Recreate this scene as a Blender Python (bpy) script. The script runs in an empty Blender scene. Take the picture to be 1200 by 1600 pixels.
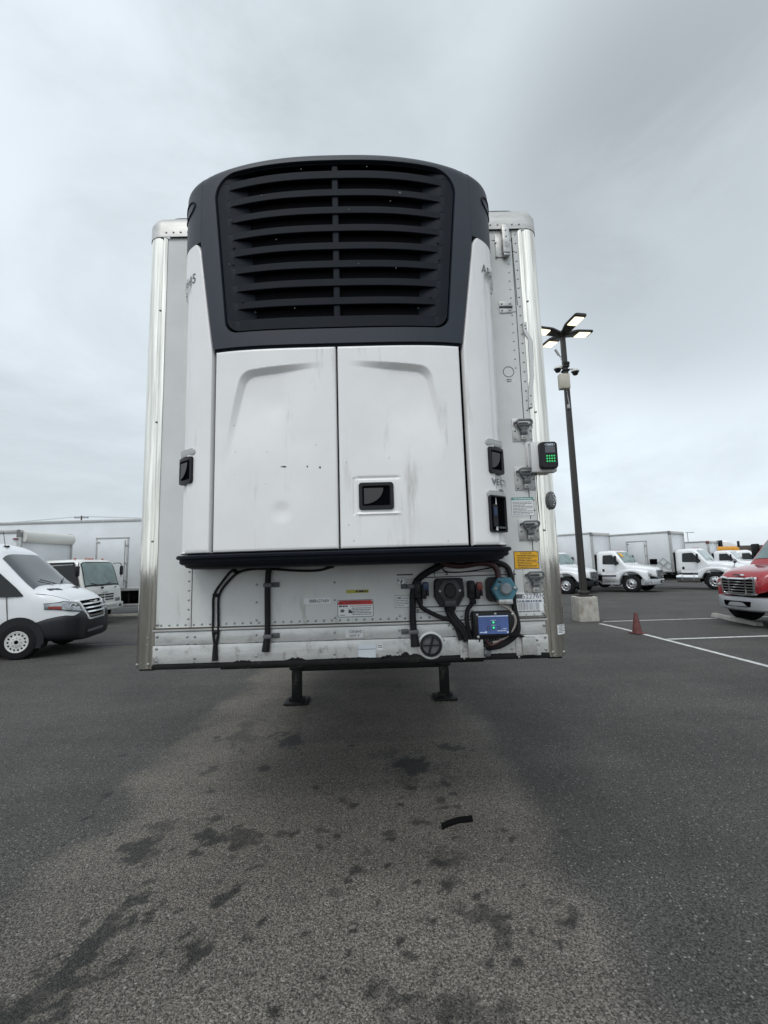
import bpy, bmesh, math, random
import numpy as np
from mathutils import Vector, Matrix
random.seed(7)
R = math.radians
scene = bpy.context.scene
COL = scene.collection
PI = math.pi

# ------------------------------------------------------------------ camera
CAM = np.array([0.2004, -2.6411, 1.7266]); YAW, PITCH, ROLL, FOC = -0.0068, 0.1183, -0.029, 674.4
_cy, _sy = math.cos(YAW), math.sin(YAW)
FW = np.array([-_sy*math.cos(PITCH), _cy*math.cos(PITCH), math.sin(PITCH)])
_r0 = np.array([_cy, _sy, 0.]); _u0 = np.cross(_r0, FW)
RT = math.cos(ROLL)*_r0+math.sin(ROLL)*_u0; UP = -math.sin(ROLL)*_r0+math.cos(ROLL)*_u0
cd = bpy.data.cameras.new('camera'); cam = bpy.data.objects.new('camera', cd); COL.objects.link(cam)
cd.sensor_fit = 'VERTICAL'; cd.sensor_height = 36; cd.lens = 36*FOC/1600
cd.clip_start = 0.05; cd.clip_end = 3000
M = Matrix.Identity(4)
for i in range(3):
    M[i][0] = RT[i]; M[i][1] = UP[i]; M[i][2] = -FW[i]; M[i][3] = CAM[i]
cam.matrix_world = M
scene.camera = cam

# ------------------------------------------------------------------ exposure, sky, sun
scene.view_settings.view_transform = 'Standard'; scene.view_settings.look = 'None'
scene.view_settings.exposure = 0.0; scene.view_settings.gamma = 1.0
SUN_EL, SUN_AZ = R(52), R(200)          # azimuth of the sun, clockwise from +y
world = bpy.data.worlds.new('World'); scene.world = world; world.use_nodes = True
nt = world.node_tree; nt.nodes.clear()
def N(t, typ, **kw):
    n = t.nodes.new(typ)
    for k, v in kw.items(): setattr(n, k, v)
    return n
def L(t, a, b): t.links.new(a, b)
def mathn(t, op, a, b=None, c=None, clamp=False):
    n = N(t, 'ShaderNodeMath', operation=op, use_clamp=clamp)
    for i, v in enumerate((a, b, c)):
        if v is None: continue
        if isinstance(v, (int, float)): n.inputs[i].default_value = v
        else: L(t, v, n.inputs[i])
    return n.outputs[0]
def maprange(t, v, a, b, c, d, smooth=True):
    n = N(t, 'ShaderNodeMapRange', interpolation_type='SMOOTHSTEP' if smooth else 'LINEAR')
    L(t, v, n.inputs[0])
    for i, x in enumerate((a, b, c, d)): n.inputs[i+1].default_value = x
    return n.outputs[0]
def mixc(t, f, a, b, blend='MIX'):
    n = N(t, 'ShaderNodeMix', data_type='RGBA', blend_type=blend)
    for i, v in ((0, f), (6, a), (7, b)):
        if isinstance(v, (int, float)): n.inputs[i].default_value = v
        elif isinstance(v, tuple): n.inputs[i].default_value = (*v[:3], 1)
        else: L(t, v, n.inputs[i])
    return n.outputs[2]
tc = N(nt, 'ShaderNodeTexCoord'); sep = N(nt, 'ShaderNodeSeparateXYZ'); L(nt, tc.outputs['Generated'], sep.inputs[0])
sky = N(nt, 'ShaderNodeTexSky', sky_type='NISHITA', sun_disc=False, sun_elevation=SUN_EL, sun_rotation=SUN_AZ)
sky.air_density = 1.0; sky.dust_density = 2.0
zz = mathn(nt, 'ADD', mathn(nt, 'MAXIMUM', sep.outputs[2], 0.0), 0.75)
comb = N(nt, 'ShaderNodeCombineXYZ')
L(nt, mathn(nt, 'DIVIDE', sep.outputs[0], zz), comb.inputs[0]); L(nt, mathn(nt, 'DIVIDE', sep.outputs[1], zz), comb.inputs[1])
cl1 = N(nt, 'ShaderNodeTexNoise'); cl1.inputs['Scale'].default_value = 1.8; cl1.inputs['Detail'].default_value = 7
cl1.inputs['Roughness'].default_value = 0.60; cl1.inputs['Distortion'].default_value = 0.35
mpn = N(nt, 'ShaderNodeMapping'); mpn.inputs['Location'].default_value = (3.7, 1.2, 0); mpn.inputs['Rotation'].default_value = (0, 0, R(25)); mpn.inputs['Scale'].default_value = (1.0, 0.9, 2.0)
L(nt, tc.outputs['Generated'], mpn.inputs[0]); L(nt, mpn.outputs[0], cl1.inputs['Vector'])
val = maprange(nt, cl1.outputs[0], 0.28, 0.72, 7.0, 9.1)
def pxdir(px, py):
    d = FW+RT*(px-600)/FOC-UP*(py-800)/FOC
    return d/np.linalg.norm(d)
def skyblob(val, d, w0, w1, amt):
    dp = N(nt, 'ShaderNodeVectorMath', operation='DOT_PRODUCT'); L(nt, tc.outputs['Generated'], dp.inputs[0]); dp.inputs[1].default_value = tuple(d)
    dd = mathn(nt, 'ADD', dp.outputs['Value'], mathn(nt, 'MULTIPLY', mathn(nt, 'SUBTRACT', cl1.outputs[0], 0.5), 0.10))
    return mathn(nt, 'MULTIPLY', val, maprange(nt, dd, w0, w1, 1.0, 1.0+amt))
val = skyblob(val, pxdir(1120, 285), 0.91, 0.99, -0.32)
val = skyblob(val, pxdir(930, 330), 0.94, 0.998, -0.10)
val = skyblob(val, pxdir(1150, 560), 0.86, 0.99, 0.22)
val = skyblob(val, pxdir(60, 350), 0.88, 0.99, 0.14)
val = skyblob(val, pxdir(60, 640), 0.95, 0.998, -0.07)
val = skyblob(val, pxdir(330, 60), 0.90, 0.995, -0.12)
sd = (math.sin(SUN_AZ)*math.cos(SUN_EL), math.cos(SUN_AZ)*math.cos(SUN_EL), math.sin(SUN_EL))
val = skyblob(val, sd, 0.25, 1.0, 0.55)          # the cloud deck is brighter round the hidden sun, behind the camera
ccol = N(nt, 'ShaderNodeCombineColor')
L(nt, mathn(nt, 'MULTIPLY', val, 0.905), ccol.inputs[0]); L(nt, mathn(nt, 'MULTIPLY', val, 1.0), ccol.inputs[1]); L(nt, mathn(nt, 'MULTIPLY', val, 1.07), ccol.inputs[2])
skymix = mixc(nt, 0.92, sky.outputs[0], ccol.outputs[0])
bg = N(nt, 'ShaderNodeBackground'); bg.inputs[1].default_value = 0.1; L(nt, skymix, bg.inputs[0])
wo = N(nt, 'ShaderNodeOutputWorld'); L(nt, bg.outputs[0], wo.inputs[0])
sl = bpy.data.lights.new('sun', 'SUN'); sl.energy = 0.95; sl.angle = R(25); sl.color = (1.0, 0.97, 0.93)
sun = bpy.data.objects.new('sun', sl); COL.objects.link(sun)
sun.rotation_euler = Vector(sd).to_track_quat('Z', 'Y').to_euler()

# ------------------------------------------------------------------ pixel -> place on a real plane
def ray(px, py): return FW+RT*(px-600)/FOC-UP*(py-800)/FOC
def W(px, py, Y=0.):
    d = ray(px, py); t = (Y-CAM[1])/d[1]; return CAM+t*d
def gz(y): return -0.022*min(max(y-8, 0), 20)
def G(px, py):
    d = ray(px, py); t = -CAM[2]/d[2]
    for _ in range(60):
        p = CAM+t*d; t += 0.5*((CAM[2]-gz(p[1]))/-d[2]-t)
    return CAM+t*d

# ------------------------------------------------------------------ materials
MATS = {}
def mat(name, col, rough=0.5, metal=0.0, var=0.0, vscale=3.0, bump=0.0, bscale=60.0, spec=0.5, emit=None, estr=0.0, coat=0.0, stretch=None, rvar=0.0, dirt=None, aniso=0):
    if name in MATS: return MATS[name]
    m = bpy.data.materials.new(name); m.use_nodes = True; t = m.node_tree
    p = t.nodes['Principled BSDF']
    p.inputs['Base Color'].default_value = (*col, 1); p.inputs['Roughness'].default_value = rough; p.inputs['Metallic'].default_value = metal
    p.inputs['Specular IOR Level'].default_value = spec
    if coat: p.inputs['Coat Weight'].default_value = coat; p.inputs['Coat Roughness'].default_value = 0.08
    if emit: p.inputs['Emission Color'].default_value = (*emit, 1); p.inputs['Emission Strength'].default_value = estr
    tcn = N(t, 'ShaderNodeTexCoord'); src = tcn.outputs['Object']
    if stretch:
        mp = N(t, 'ShaderNodeMapping'); mp.inputs['Scale'].default_value = stretch; L(t, src, mp.inputs[0]); src2 = mp.outputs[0]
    else: src2 = src
    colout = None
    if var:
        nz = N(t, 'ShaderNodeTexNoise'); nz.inputs['Scale'].default_value = vscale; nz.inputs['Detail'].default_value = 6; nz.inputs['Roughness'].default_value = 0.6
        L(t, src2, nz.inputs['Vector'])
        f = maprange(t, nz.outputs[0], 0.3, 0.7, 1-var, 1+var*0.5)
        colout = mixc(t, 1.0, tuple(col), f, 'MULTIPLY')
        if rvar: L(t, maprange(t, nz.outputs[0], 0.3, 0.7, rough-rvar, rough+rvar), p.inputs['Roughness'])
    if dirt:     # (dirt colour, scale, low, high, stretch, zlow, zhigh): grime that sits low on the thing
        dc, ds, lo, hi, st, z0, z1 = dirt
        mp = N(t, 'ShaderNodeMapping'); mp.inputs['Scale'].default_value = st; L(t, src, mp.inputs[0])
        nz = N(t, 'ShaderNodeTexNoise'); nz.inputs['Scale'].default_value = ds; nz.inputs['Detail'].default_value = 8; nz.inputs['Roughness'].default_value = 0.65
        L(t, mp.outputs[0], nz.inputs['Vector'])
        f = maprange(t, nz.outputs[0], lo, hi, 0, 1)
        if z0 is not None:
            sp = N(t, 'ShaderNodeSeparateXYZ'); L(t, src, sp.inputs[0])
            f = mathn(t, 'MULTIPLY', f, maprange(t, sp.outputs[2], z0, z1, 1, 0))
        colout = mixc(t, f, colout if colout is not None else tuple(col), dc)
    if colout is not None: L(t, colout, p.inputs['Base Color'])
    if bump:
        nb = N(t, 'ShaderNodeTexNoise'); nb.inputs['Scale'].default_value = bscale; nb.inputs['Detail'].default_value = 4
        L(t, src2, nb.inputs['Vector'])
        b = N(t, 'ShaderNodeBump'); b.inputs['Strength'].default_value = bump; b.inputs['Distance'].default_value = 0.01
        L(t, nb.outputs[0], b.inputs['Height']); L(t, b.outputs[0], p.inputs['Normal'])
    MATS[name] = m; return m

WHITE = mat('white_gelcoat', (0.80, 0.79, 0.785), 0.28, var=0.05, vscale=2.5, bump=0.06, bscale=2.2, coat=0.25, dirt=((0.44, 0.42, 0.38), 6, 0.56, 0.80, (1.6, 1, 0.22), None, None))
WALL = mat('white_wall_sheet', (0.63, 0.635, 0.62), 0.35, var=0.07, vscale=3, bump=0.10, bscale=1.6, dirt=((0.27, 0.24, 0.20), 7, 0.52, 0.74, (2.2, 1, 0.45), 1.30, 1.75))
RAIL = mat('worn_rail_alu', (0.60, 0.60, 0.585), 0.42, 0.35, var=0.16, vscale=5, stretch=(1, 1, 5), bump=0.08, bscale=20, dirt=((0.13, 0.11, 0.09), 9, 0.50, 0.72, (1.6, 1, 1.2), 1.15, 1.40))
STEEL = mat('stainless', (0.83, 0.795, 0.72), 0.09, 1.0, var=0.28, vscale=3, stretch=(14, 14, 0.5), bump=0.75, bscale=2.4, rvar=0.04)  # vertical streaks in the colour stand for streaky reflections
GALV = mat('galvanised', (0.50, 0.50, 0.48), 0.45, 0.6, var=0.25, vscale=18, bump=0.1, bscale=60)
RIVET = mat('rivet', (0.32, 0.32, 0.31), 0.4, 0.7)
CAPM = mat('cap_rail_alu', (0.55, 0.54, 0.52), 0.45, 0.5, var=0.15, vscale=6, stretch=(1, 1, 4), bump=0.06)
DARK = mat('charcoal_plastic', (0.019, 0.025, 0.037), 0.45, spec=0.35, var=0.12, vscale=4, bump=0.12, bscale=220, dirt=((0.13, 0.13, 0.13), 90, 0.73, 0.80, (1, 1, 1), None, None))
DARK2 = mat('dark_grille_plastic', (0.008, 0.011, 0.017), 0.6, spec=0.14, var=0.15, vscale=5, bump=0.12, bscale=200, dirt=((0.16, 0.16, 0.16), 70, 0.74, 0.79, (1, 1, 1), None, None))
BLACK = mat('black_void', (0.004, 0.004, 0.005), 0.9, spec=0.0)
GAP = mat('gap_black', (0.005, 0.005, 0.006), 0.8, spec=0.05)
RUBBER = mat('black_rubber', (0.010, 0.010, 0.011), 0.6, spec=0.25, bump=0.3, bscale=150, var=0.2, vscale=30)
CABLE = mat('cable_loom', (0.008, 0.008, 0.009), 0.5, spec=0.3, bump=0.5, bscale=160)
REDCABLE = mat('red_cable', (0.040, 0.009, 0.010), 0.45)
GREYCABLE = mat('grey_cable', (0.25, 0.22, 0.19), 0.5)
BLKPLAS = mat('black_plastic', (0.011, 0.011, 0.013), 0.42, spec=0.3, bump=0.1, bscale=200)
GREYPLAS = mat('grey_casting', (0.12, 0.125, 0.13), 0.5, 0.2, var=0.2, vscale=25, bump=0.2, bscale=90)
BLKSTEEL = mat('black_frame_paint', (0.011, 0.011, 0.011), 0.6, spec=0.2, var=0.3, vscale=8, bump=0.2, bscale=50, dirt=((0.08, 0.07, 0.06), 6, 0.55, 0.75, (1, 1, 1), None, None))
CREASE = WHITE
PAPER = mat('label_white', (0.74, 0.75, 0.75), 0.4)
PAPERB = mat('label_bluish', (0.62, 0.66, 0.70), 0.35)
LRED = mat('label_red', (0.50, 0.025, 0.025), 0.4)
LYEL = mat('label_yellow', (0.80, 0.42, 0.01), 0.4, var=0.08, vscale=40)
LGRN = mat('label_yellow_green', (0.42, 0.38, 0.03), 0.45)
LTEAL = mat('label_teal', (0.10, 0.30, 0.29), 0.4)
INK = mat('ink', (0.03, 0.03, 0.033), 0.5)
INK2 = mat('faded_ink', (0.10, 0.105, 0.11), 0.5)
INKRED = mat('faded_red_ink', (0.42, 0.16, 0.15), 0.5)
INKLINE = mat('seam_dark', (0.10, 0.10, 0.095), 0.6)
BLUE = mat('module_blue', (0.085, 0.135, 0.33), 0.3, var=0.12, vscale=30)
TEAL = mat('teal_plastic', (0.075, 0.21, 0.27), 0.4, var=0.1, vscale=30)
BLUEP = mat('blue_plastic', (0.014, 0.032, 0.085), 0.4)
REDP = mat('red_plastic', (0.17, 0.03, 0.027), 0.4)
LEDG = mat('green_led', (0.05, 0.5, 0.2), 0.4, emit=(0.10, 1.0, 0.55), estr=0.7)
KEYG = mat('green_key', (0.03, 0.35, 0.08), 0.4, emit=(0.05, 0.8, 0.25), estr=0.55)
SCREEN = mat('grey_screen', (0.10, 0.11, 0.12), 0.2)
TYRE = mat('tyre_rubber', (0.012, 0.012, 0.013), 0.8, spec=0.2, bump=0.3, bscale=40, var=0.2, vscale=9)
RIMW = mat('painted_rim', (0.62, 0.62, 0.60), 0.4, var=0.12, vscale=14)
RIMA = mat('polished_rim', (0.72, 0.72, 0.73), 0.22, 0.9)
CARW = mat('vehicle_white', (0.80, 0.81, 0.82), 0.22, var=0.03, vscale=2, coat=0.5)
CREAM = mat('vehicle_cream_white', (0.74, 0.74, 0.70), 0.28, var=0.04, vscale=3, coat=0.4)
BOXW = mat('truck_box_white', (0.68, 0.70, 0.71), 0.33, var=0.06, vscale=1.2, bump=0.05, bscale=2)
BOXG = mat('truck_box_rail', (0.42, 0.42, 0.41), 0.45, 0.4, var=0.12, vscale=5)
RED = mat('red_paint', (0.34, 0.012, 0.018), 0.2, var=0.05, vscale=3, coat=0.8)
CLAD = mat('charcoal_cladding', (0.014, 0.015, 0.017), 0.5, spec=0.3, bump=0.08, bscale=200)
GLASS = mat('tinted_glass', (0.030, 0.046, 0.048), 0.04, spec=0.9, coat=0.6, var=0.25, vscale=1.4)
GLASSD = mat('dark_glass', (0.008, 0.010, 0.011), 0.05, spec=0.4)
GLASST = mat('teal_glass', (0.16, 0.25, 0.24), 0.05, spec=0.9, coat=0.6, var=0.35, vscale=2.2)
CHROME = mat('chrome', (0.80, 0.80, 0.81), 0.12, 1.0)
SILVER = mat('silver_bumper', (0.50, 0.51, 0.53), 0.35, 0.5, var=0.08)
HEADL = mat('headlight_lens', (0.34, 0.36, 0.37), 0.10, 0.5, coat=0.8, var=0.4, vscale=9)
AMBER = mat('amber_lens', (0.35, 0.06, 0.03), 0.3)
CONC = mat('concrete', (0.42, 0.40, 0.36), 0.85, var=0.22, vscale=5, bump=0.5, bscale=40, dirt=((0.24, 0.20, 0.15), 6, 0.5, 0.75, (1, 1, 0.5), None, None))
CONE = mat('faded_cone', (0.13, 0.04, 0.038), 0.7, var=0.25, vscale=10)
BRONZE = mat('dark_bronze_paint', (0.026, 0.022, 0.019), 0.45, var=0.2, vscale=3)
BEIGE = mat('beige_enclosure', (0.48, 0.45, 0.37), 0.5, var=0.1, vscale=6)
LAMPON = mat('lamp_lens_on', (0.9, 0.88, 0.8), 0.4, emit=(1.0, 0.88, 0.60), estr=1.5)
CAMW = mat('camera_white', (0.62, 0.62, 0.60), 0.4)
YEL = mat('bus_yellow', (0.62, 0.27, 0.012), 0.4, var=0.1, vscale=4)
BROWN = mat('brown_cladding', (0.085, 0.068, 0.055), 0.7, var=0.2, vscale=2)
WOOD = mat('weathered_wood', (0.10, 0.08, 0.065), 0.85, var=0.3, vscale=6)

# ------------------------------------------------------------------ mesh building
class MB:
    def __init__(s): s.v = []; s.f = []; s.m = []
    def add(s, v, f, m=0, X=None):
        o = len(s.v)
        for p in v:
            p = Vector((float(p[0]), float(p[1]), float(p[2])))
            s.v.append(X @ p if X is not None else p)
        for q in f: s.f.append([i+o for i in q]); s.m.append(m)
        return s
    def box(s, c, d, m=0, X=None):
        x, y, z = (k/2 for k in d)
        v = [(c[0]+a*x, c[1]+b*y, c[2]+e*z) for a in (-1, 1) for b in (-1, 1) for e in (-1, 1)]
        return s.add(v, [(0, 1, 3, 2), (4, 6, 7, 5), (0, 4, 5, 1), (2, 3, 7, 6), (0, 2, 6, 4), (1, 5, 7, 3)], m, X)
    def rbox(s, c, d, r=0.01, m=0, X=None, seg=2):
        bm = bmesh.new(); bmesh.ops.create_cube(bm, size=1)
        for v in bm.verts: v.co = Vector((v.co.x*d[0], v.co.y*d[1], v.co.z*d[2]))+Vector(c)
        bmesh.ops.bevel(bm, geom=bm.edges[:], offset=min(r, min(d)*0.45), segments=seg, profile=0.5, affect='EDGES')
        bm.verts.index_update()
        s.add([v.co.copy() for v in bm.verts], [[v.index for v in f.verts] for f in bm.faces], m, X); bm.free(); return s
    def cyl(s, p0, p1, r0, r1=None, n=16, m=0, caps=True, X=None):
        r1 = r0 if r1 is None else r1
        p0, p1 = Vector(p0), Vector(p1); d = (p1-p0).normalized()
        a = d.orthogonal().normalized(); b = d.cross(a); v = []
        for p, r in ((p0, r0), (p1, r1)):
            for i in range(n):
                t = 2*PI*i/n; v.append(p+(a*math.cos(t)+b*math.sin(t))*r)
        f = [(i, (i+1) % n, n+(i+1) % n, n+i) for i in range(n)]
        if caps: f += [tuple(range(n-1, -1, -1)), tuple(range(n, 2*n))]
        return s.add(v, f, m, X)
    def lathe(s, prof, p, axis, n=24, m=0, X=None, ms=None):   # prof: (radius, height along axis)
        p = Vector(p); d = Vector(axis).normalized(); a = d.orthogonal().normalized(); b = d.cross(a); v = []
        for r, h in prof:
            for i in range(n):
                t = 2*PI*i/n; v.append(p+d*h+(a*math.cos(t)+b*math.sin(t))*r)
        for k in range(len(prof)-1):
            f = [(k*n+i, k*n+(i+1) % n, (k+1)*n+(i+1) % n, (k+1)*n+i) for i in range(n)]
            if k == 0: s_v = v
            s._l = f
            if k == 0: s.add(v, f, ms[0] if ms else m, X); base = len(s.v)-len(v)
            else:
                for q in f: s.f.append([i+base for i in q]); s.m.append(ms[k] if ms else m)
        return s
    def tube(s, pts, r, n=8, m=0, X=None, smooth=True):
        P = [Vector(p) for p in pts]
        if smooth and len(P) > 2:
            Q = []
            for i in range(len(P)-1):
                p0 = P[max(i-1, 0)]; p1 = P[i]; p2 = P[i+1]; p3 = P[min(i+2, len(P)-1)]
                for k in range(5):
                    t = k/5
                    Q.append(0.5*((2*p1)+(p2-p0)*t+(2*p0-5*p1+4*p2-p3)*t*t+(3*p1-p0-3*p2+p3)*t**3))
            Q.append(P[-1]); P = Q
        v = []; up = Vector((0.13, 0.21, 0.97))
        for i, p in enumerate(P):
            d = (P[min(i+1, len(P)-1)]-P[max(i-1, 0)]).normalized()
            a = d.cross(up)
            if a.length < 1e-3: a = d.orthogonal()
            a.normalize(); b = d.cross(a)
            rr = r(i/(len(P)-1)) if callable(r) else r
            for k in range(n):
                t = 2*PI*k/n; v.append(p+(a*math.cos(t)+b*math.sin(t))*rr)
        f = [(i*n+k, i*n+(k+1) % n, (i+1)*n+(k+1) % n, (i+1)*n+k) for i in range(len(P)-1) for k in range(n)]
        f += [tuple(range(n-1, -1, -1)), tuple(range((len(P)-1)*n, len(P)*n))]
        return s.add(v, f, m, X)
    def grid(s, fn, nu, nv, m=0, X=None, flip=False):
        v = [fn(i/(nu-1), j/(nv-1)) for j in range(nv) for i in range(nu)]
        f = []
        for j in range(nv-1):
            for i in range(nu-1):
                q = (j*nu+i, j*nu+i+1, (j+1)*nu+i+1, (j+1)*nu+i)
                f.append(q[::-1] if flip else q)
        return s.add(v, f, m, X)
    def loft(s, rings, m=0, X=None, caps=True, closed=True):
        n = len(rings[0]); v = [p for r in rings for p in r]; k = n if closed else n-1
        f = [(i*n+j, i*n+(j+1) % n, (i+1)*n+(j+1) % n, (i+1)*n+j) for i in range(len(rings)-1) for j in range(k)]
        if caps: f += [tuple(range(n-1, -1, -1)), tuple(range((len(rings)-1)*n, len(rings)*n))]
        return s.add(v, f, m, X)
    def prism(s, poly, fr, d0, d1, m=0, X=None):      # poly in 2-D, fr(u, v, d) -> point
        n = len(poly)
        v = [fr(u, w, d0) for u, w in poly]+[fr(u, w, d1) for u, w in poly]
        f = [(i, (i+1) % n, n+(i+1) % n, n+i) for i in range(n)]+[tuple(range(n-1, -1, -1)), tuple(range(n, 2*n))]
        return s.add(v, f, m, X)
    def dome(s, p, nrm, r, h, n=8, m=0, X=None):
        return s.lathe([(r, 0), (r*0.86, h*0.55), (r*0.5, h*0.9), (0.0005, h)], p, nrm, n, m, X)
    def arch(s, x, z, r, y, sg, d, m=0, ri=None):    # dark disc (or ring) drawn in for the shaded wheel well, cut above ground
        pl = [(x+r*math.cos(t), z+r*math.sin(t)) for t in np.linspace(-.35, PI+.35, 26)]
        if ri:
            v = [[(x+q*math.cos(t), y+sg*dd, z+q*math.sin(t)) for q, dd in ((r, 0), (ri, 0), (ri, -d), (r, -d))] for t in np.linspace(-.35, PI+.35, 26)]
            return s.loft(v, m)
        return s.prism(pl, lambda u, v, q: (u, y+sg*q, v), -d, 0, m)
    def text(s, T, fr, m=0, X=None):                   # T = (verts2d, faces)
        return s.add([fr(x, y) for x, y in T[0]], T[1], m, X)
    def build(s, name, mats, parent=None, angle=35, smooth=True, merge=False, fixn=True):
        me = bpy.data.meshes.new(name); me.from_pydata([tuple(p) for p in s.v], [], s.f)
        if not isinstance(mats, (list, tuple)): mats = [mats]
        for k in mats: me.materials.append(k)
        me.polygons.foreach_set('material_index', s.m)
        if merge or fixn:
            bm = bmesh.new(); bm.from_mesh(me)
            if merge: bmesh.ops.remove_doubles(bm, verts=bm.verts[:], dist=0.0004)
            if fixn: bmesh.ops.recalc_face_normals(bm, faces=bm.faces[:])
            bm.to_mesh(me); bm.free()
        if smooth:
            me.polygons.foreach_set('use_smooth', [True]*len(me.polygons)); me.set_sharp_from_angle(angle=R(angle))
        me.update()
        o = bpy.data.objects.new(name, me); COL.objects.link(o)
        if parent: o.parent = parent
        return o
def tag(o, label=None, cat=None, group=None, kind=None):
    if label: o['label'] = label
    if cat: o['category'] = cat
    if group: o['group'] = group
    if kind: o['kind'] = kind
    return o
def thing(name, label, cat, loc=(0, 0, 0), rotz=0, group=None):
    o = bpy.data.objects.new(name, None); COL.objects.link(o); o.empty_display_size = 0.2
    o.location = loc; o.rotation_euler = (0, 0, rotz); return tag(o, label, cat, group)
def copy_tree(o, parent=None):
    c = o.copy(); COL.objects.link(c); c.parent = parent
    for ch in list(o.children): copy_tree(ch, c)
    return c
TCACHE = {}
def text2d(txt, size=1.0, bold=0.0, align='CENTER', squeeze=1.0):
    k = (txt, bold)
    if k not in TCACHE:
        cu = bpy.data.curves.new('lettering', 'FONT'); cu.body = txt; cu.size = 1; cu.offset = bold; cu.resolution_u = 2
        ob = bpy.data.objects.new('lettering', cu); COL.objects.link(ob)
        dg = bpy.context.evaluated_depsgraph_get(); dg.update()
        me = bpy.data.meshes.new_from_object(ob.evaluated_get(dg))
        v = [(p.co.x, p.co.y) for p in me.vertices]; f = [list(q.vertices) for q in me.polygons]
        bpy.data.objects.remove(ob); bpy.data.curves.remove(cu); bpy.data.meshes.remove(me)
        TCACHE[k] = (v, f)
    v, f = TCACHE[k]; xs = [p[0] for p in v]; x0, x1 = min(xs), max(xs)
    sh = {'CENTER': (x0+x1)/2, 'LEFT': x0, 'RIGHT': x1}[align]
    return [((x-sh)*size*squeeze, y*size) for x, y in v], f
for s_, b_ in (('ARB 10645', 0), ('VECTOR', 0.02), ('627689', 0.01), ('CEKBHS', 0.01), ('0697-9', 0.01), ('F52276M', 0), ('WARNING', 0), ('ISUZU', 0.01), ('DANGER', 0)): text2d(s_, 1, b_)
def sstep(a, b, x):
    t = min(max((x-a)/(b-a), 0), 1); return t*t*(3-2*t)
def fr_y(Y, cx, cz):       # drawing plane facing the camera side at depth Y
    return lambda u, w, d=0: (cx+u, Y-d, cz+w)
def rrect(w, h, r, n=5):
    out = []
    for cx, cy, a0 in ((w/2-r, h/2-r, 0), (-w/2+r, h/2-r, 90), (-w/2+r, -h/2+r, 180), (w/2-r, -h/2+r, 270)):
        for k in range(n+1):
            t = R(a0+90*k/n); out.append((cx+r*math.cos(t), cy+r*math.sin(t)))
    return out

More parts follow.
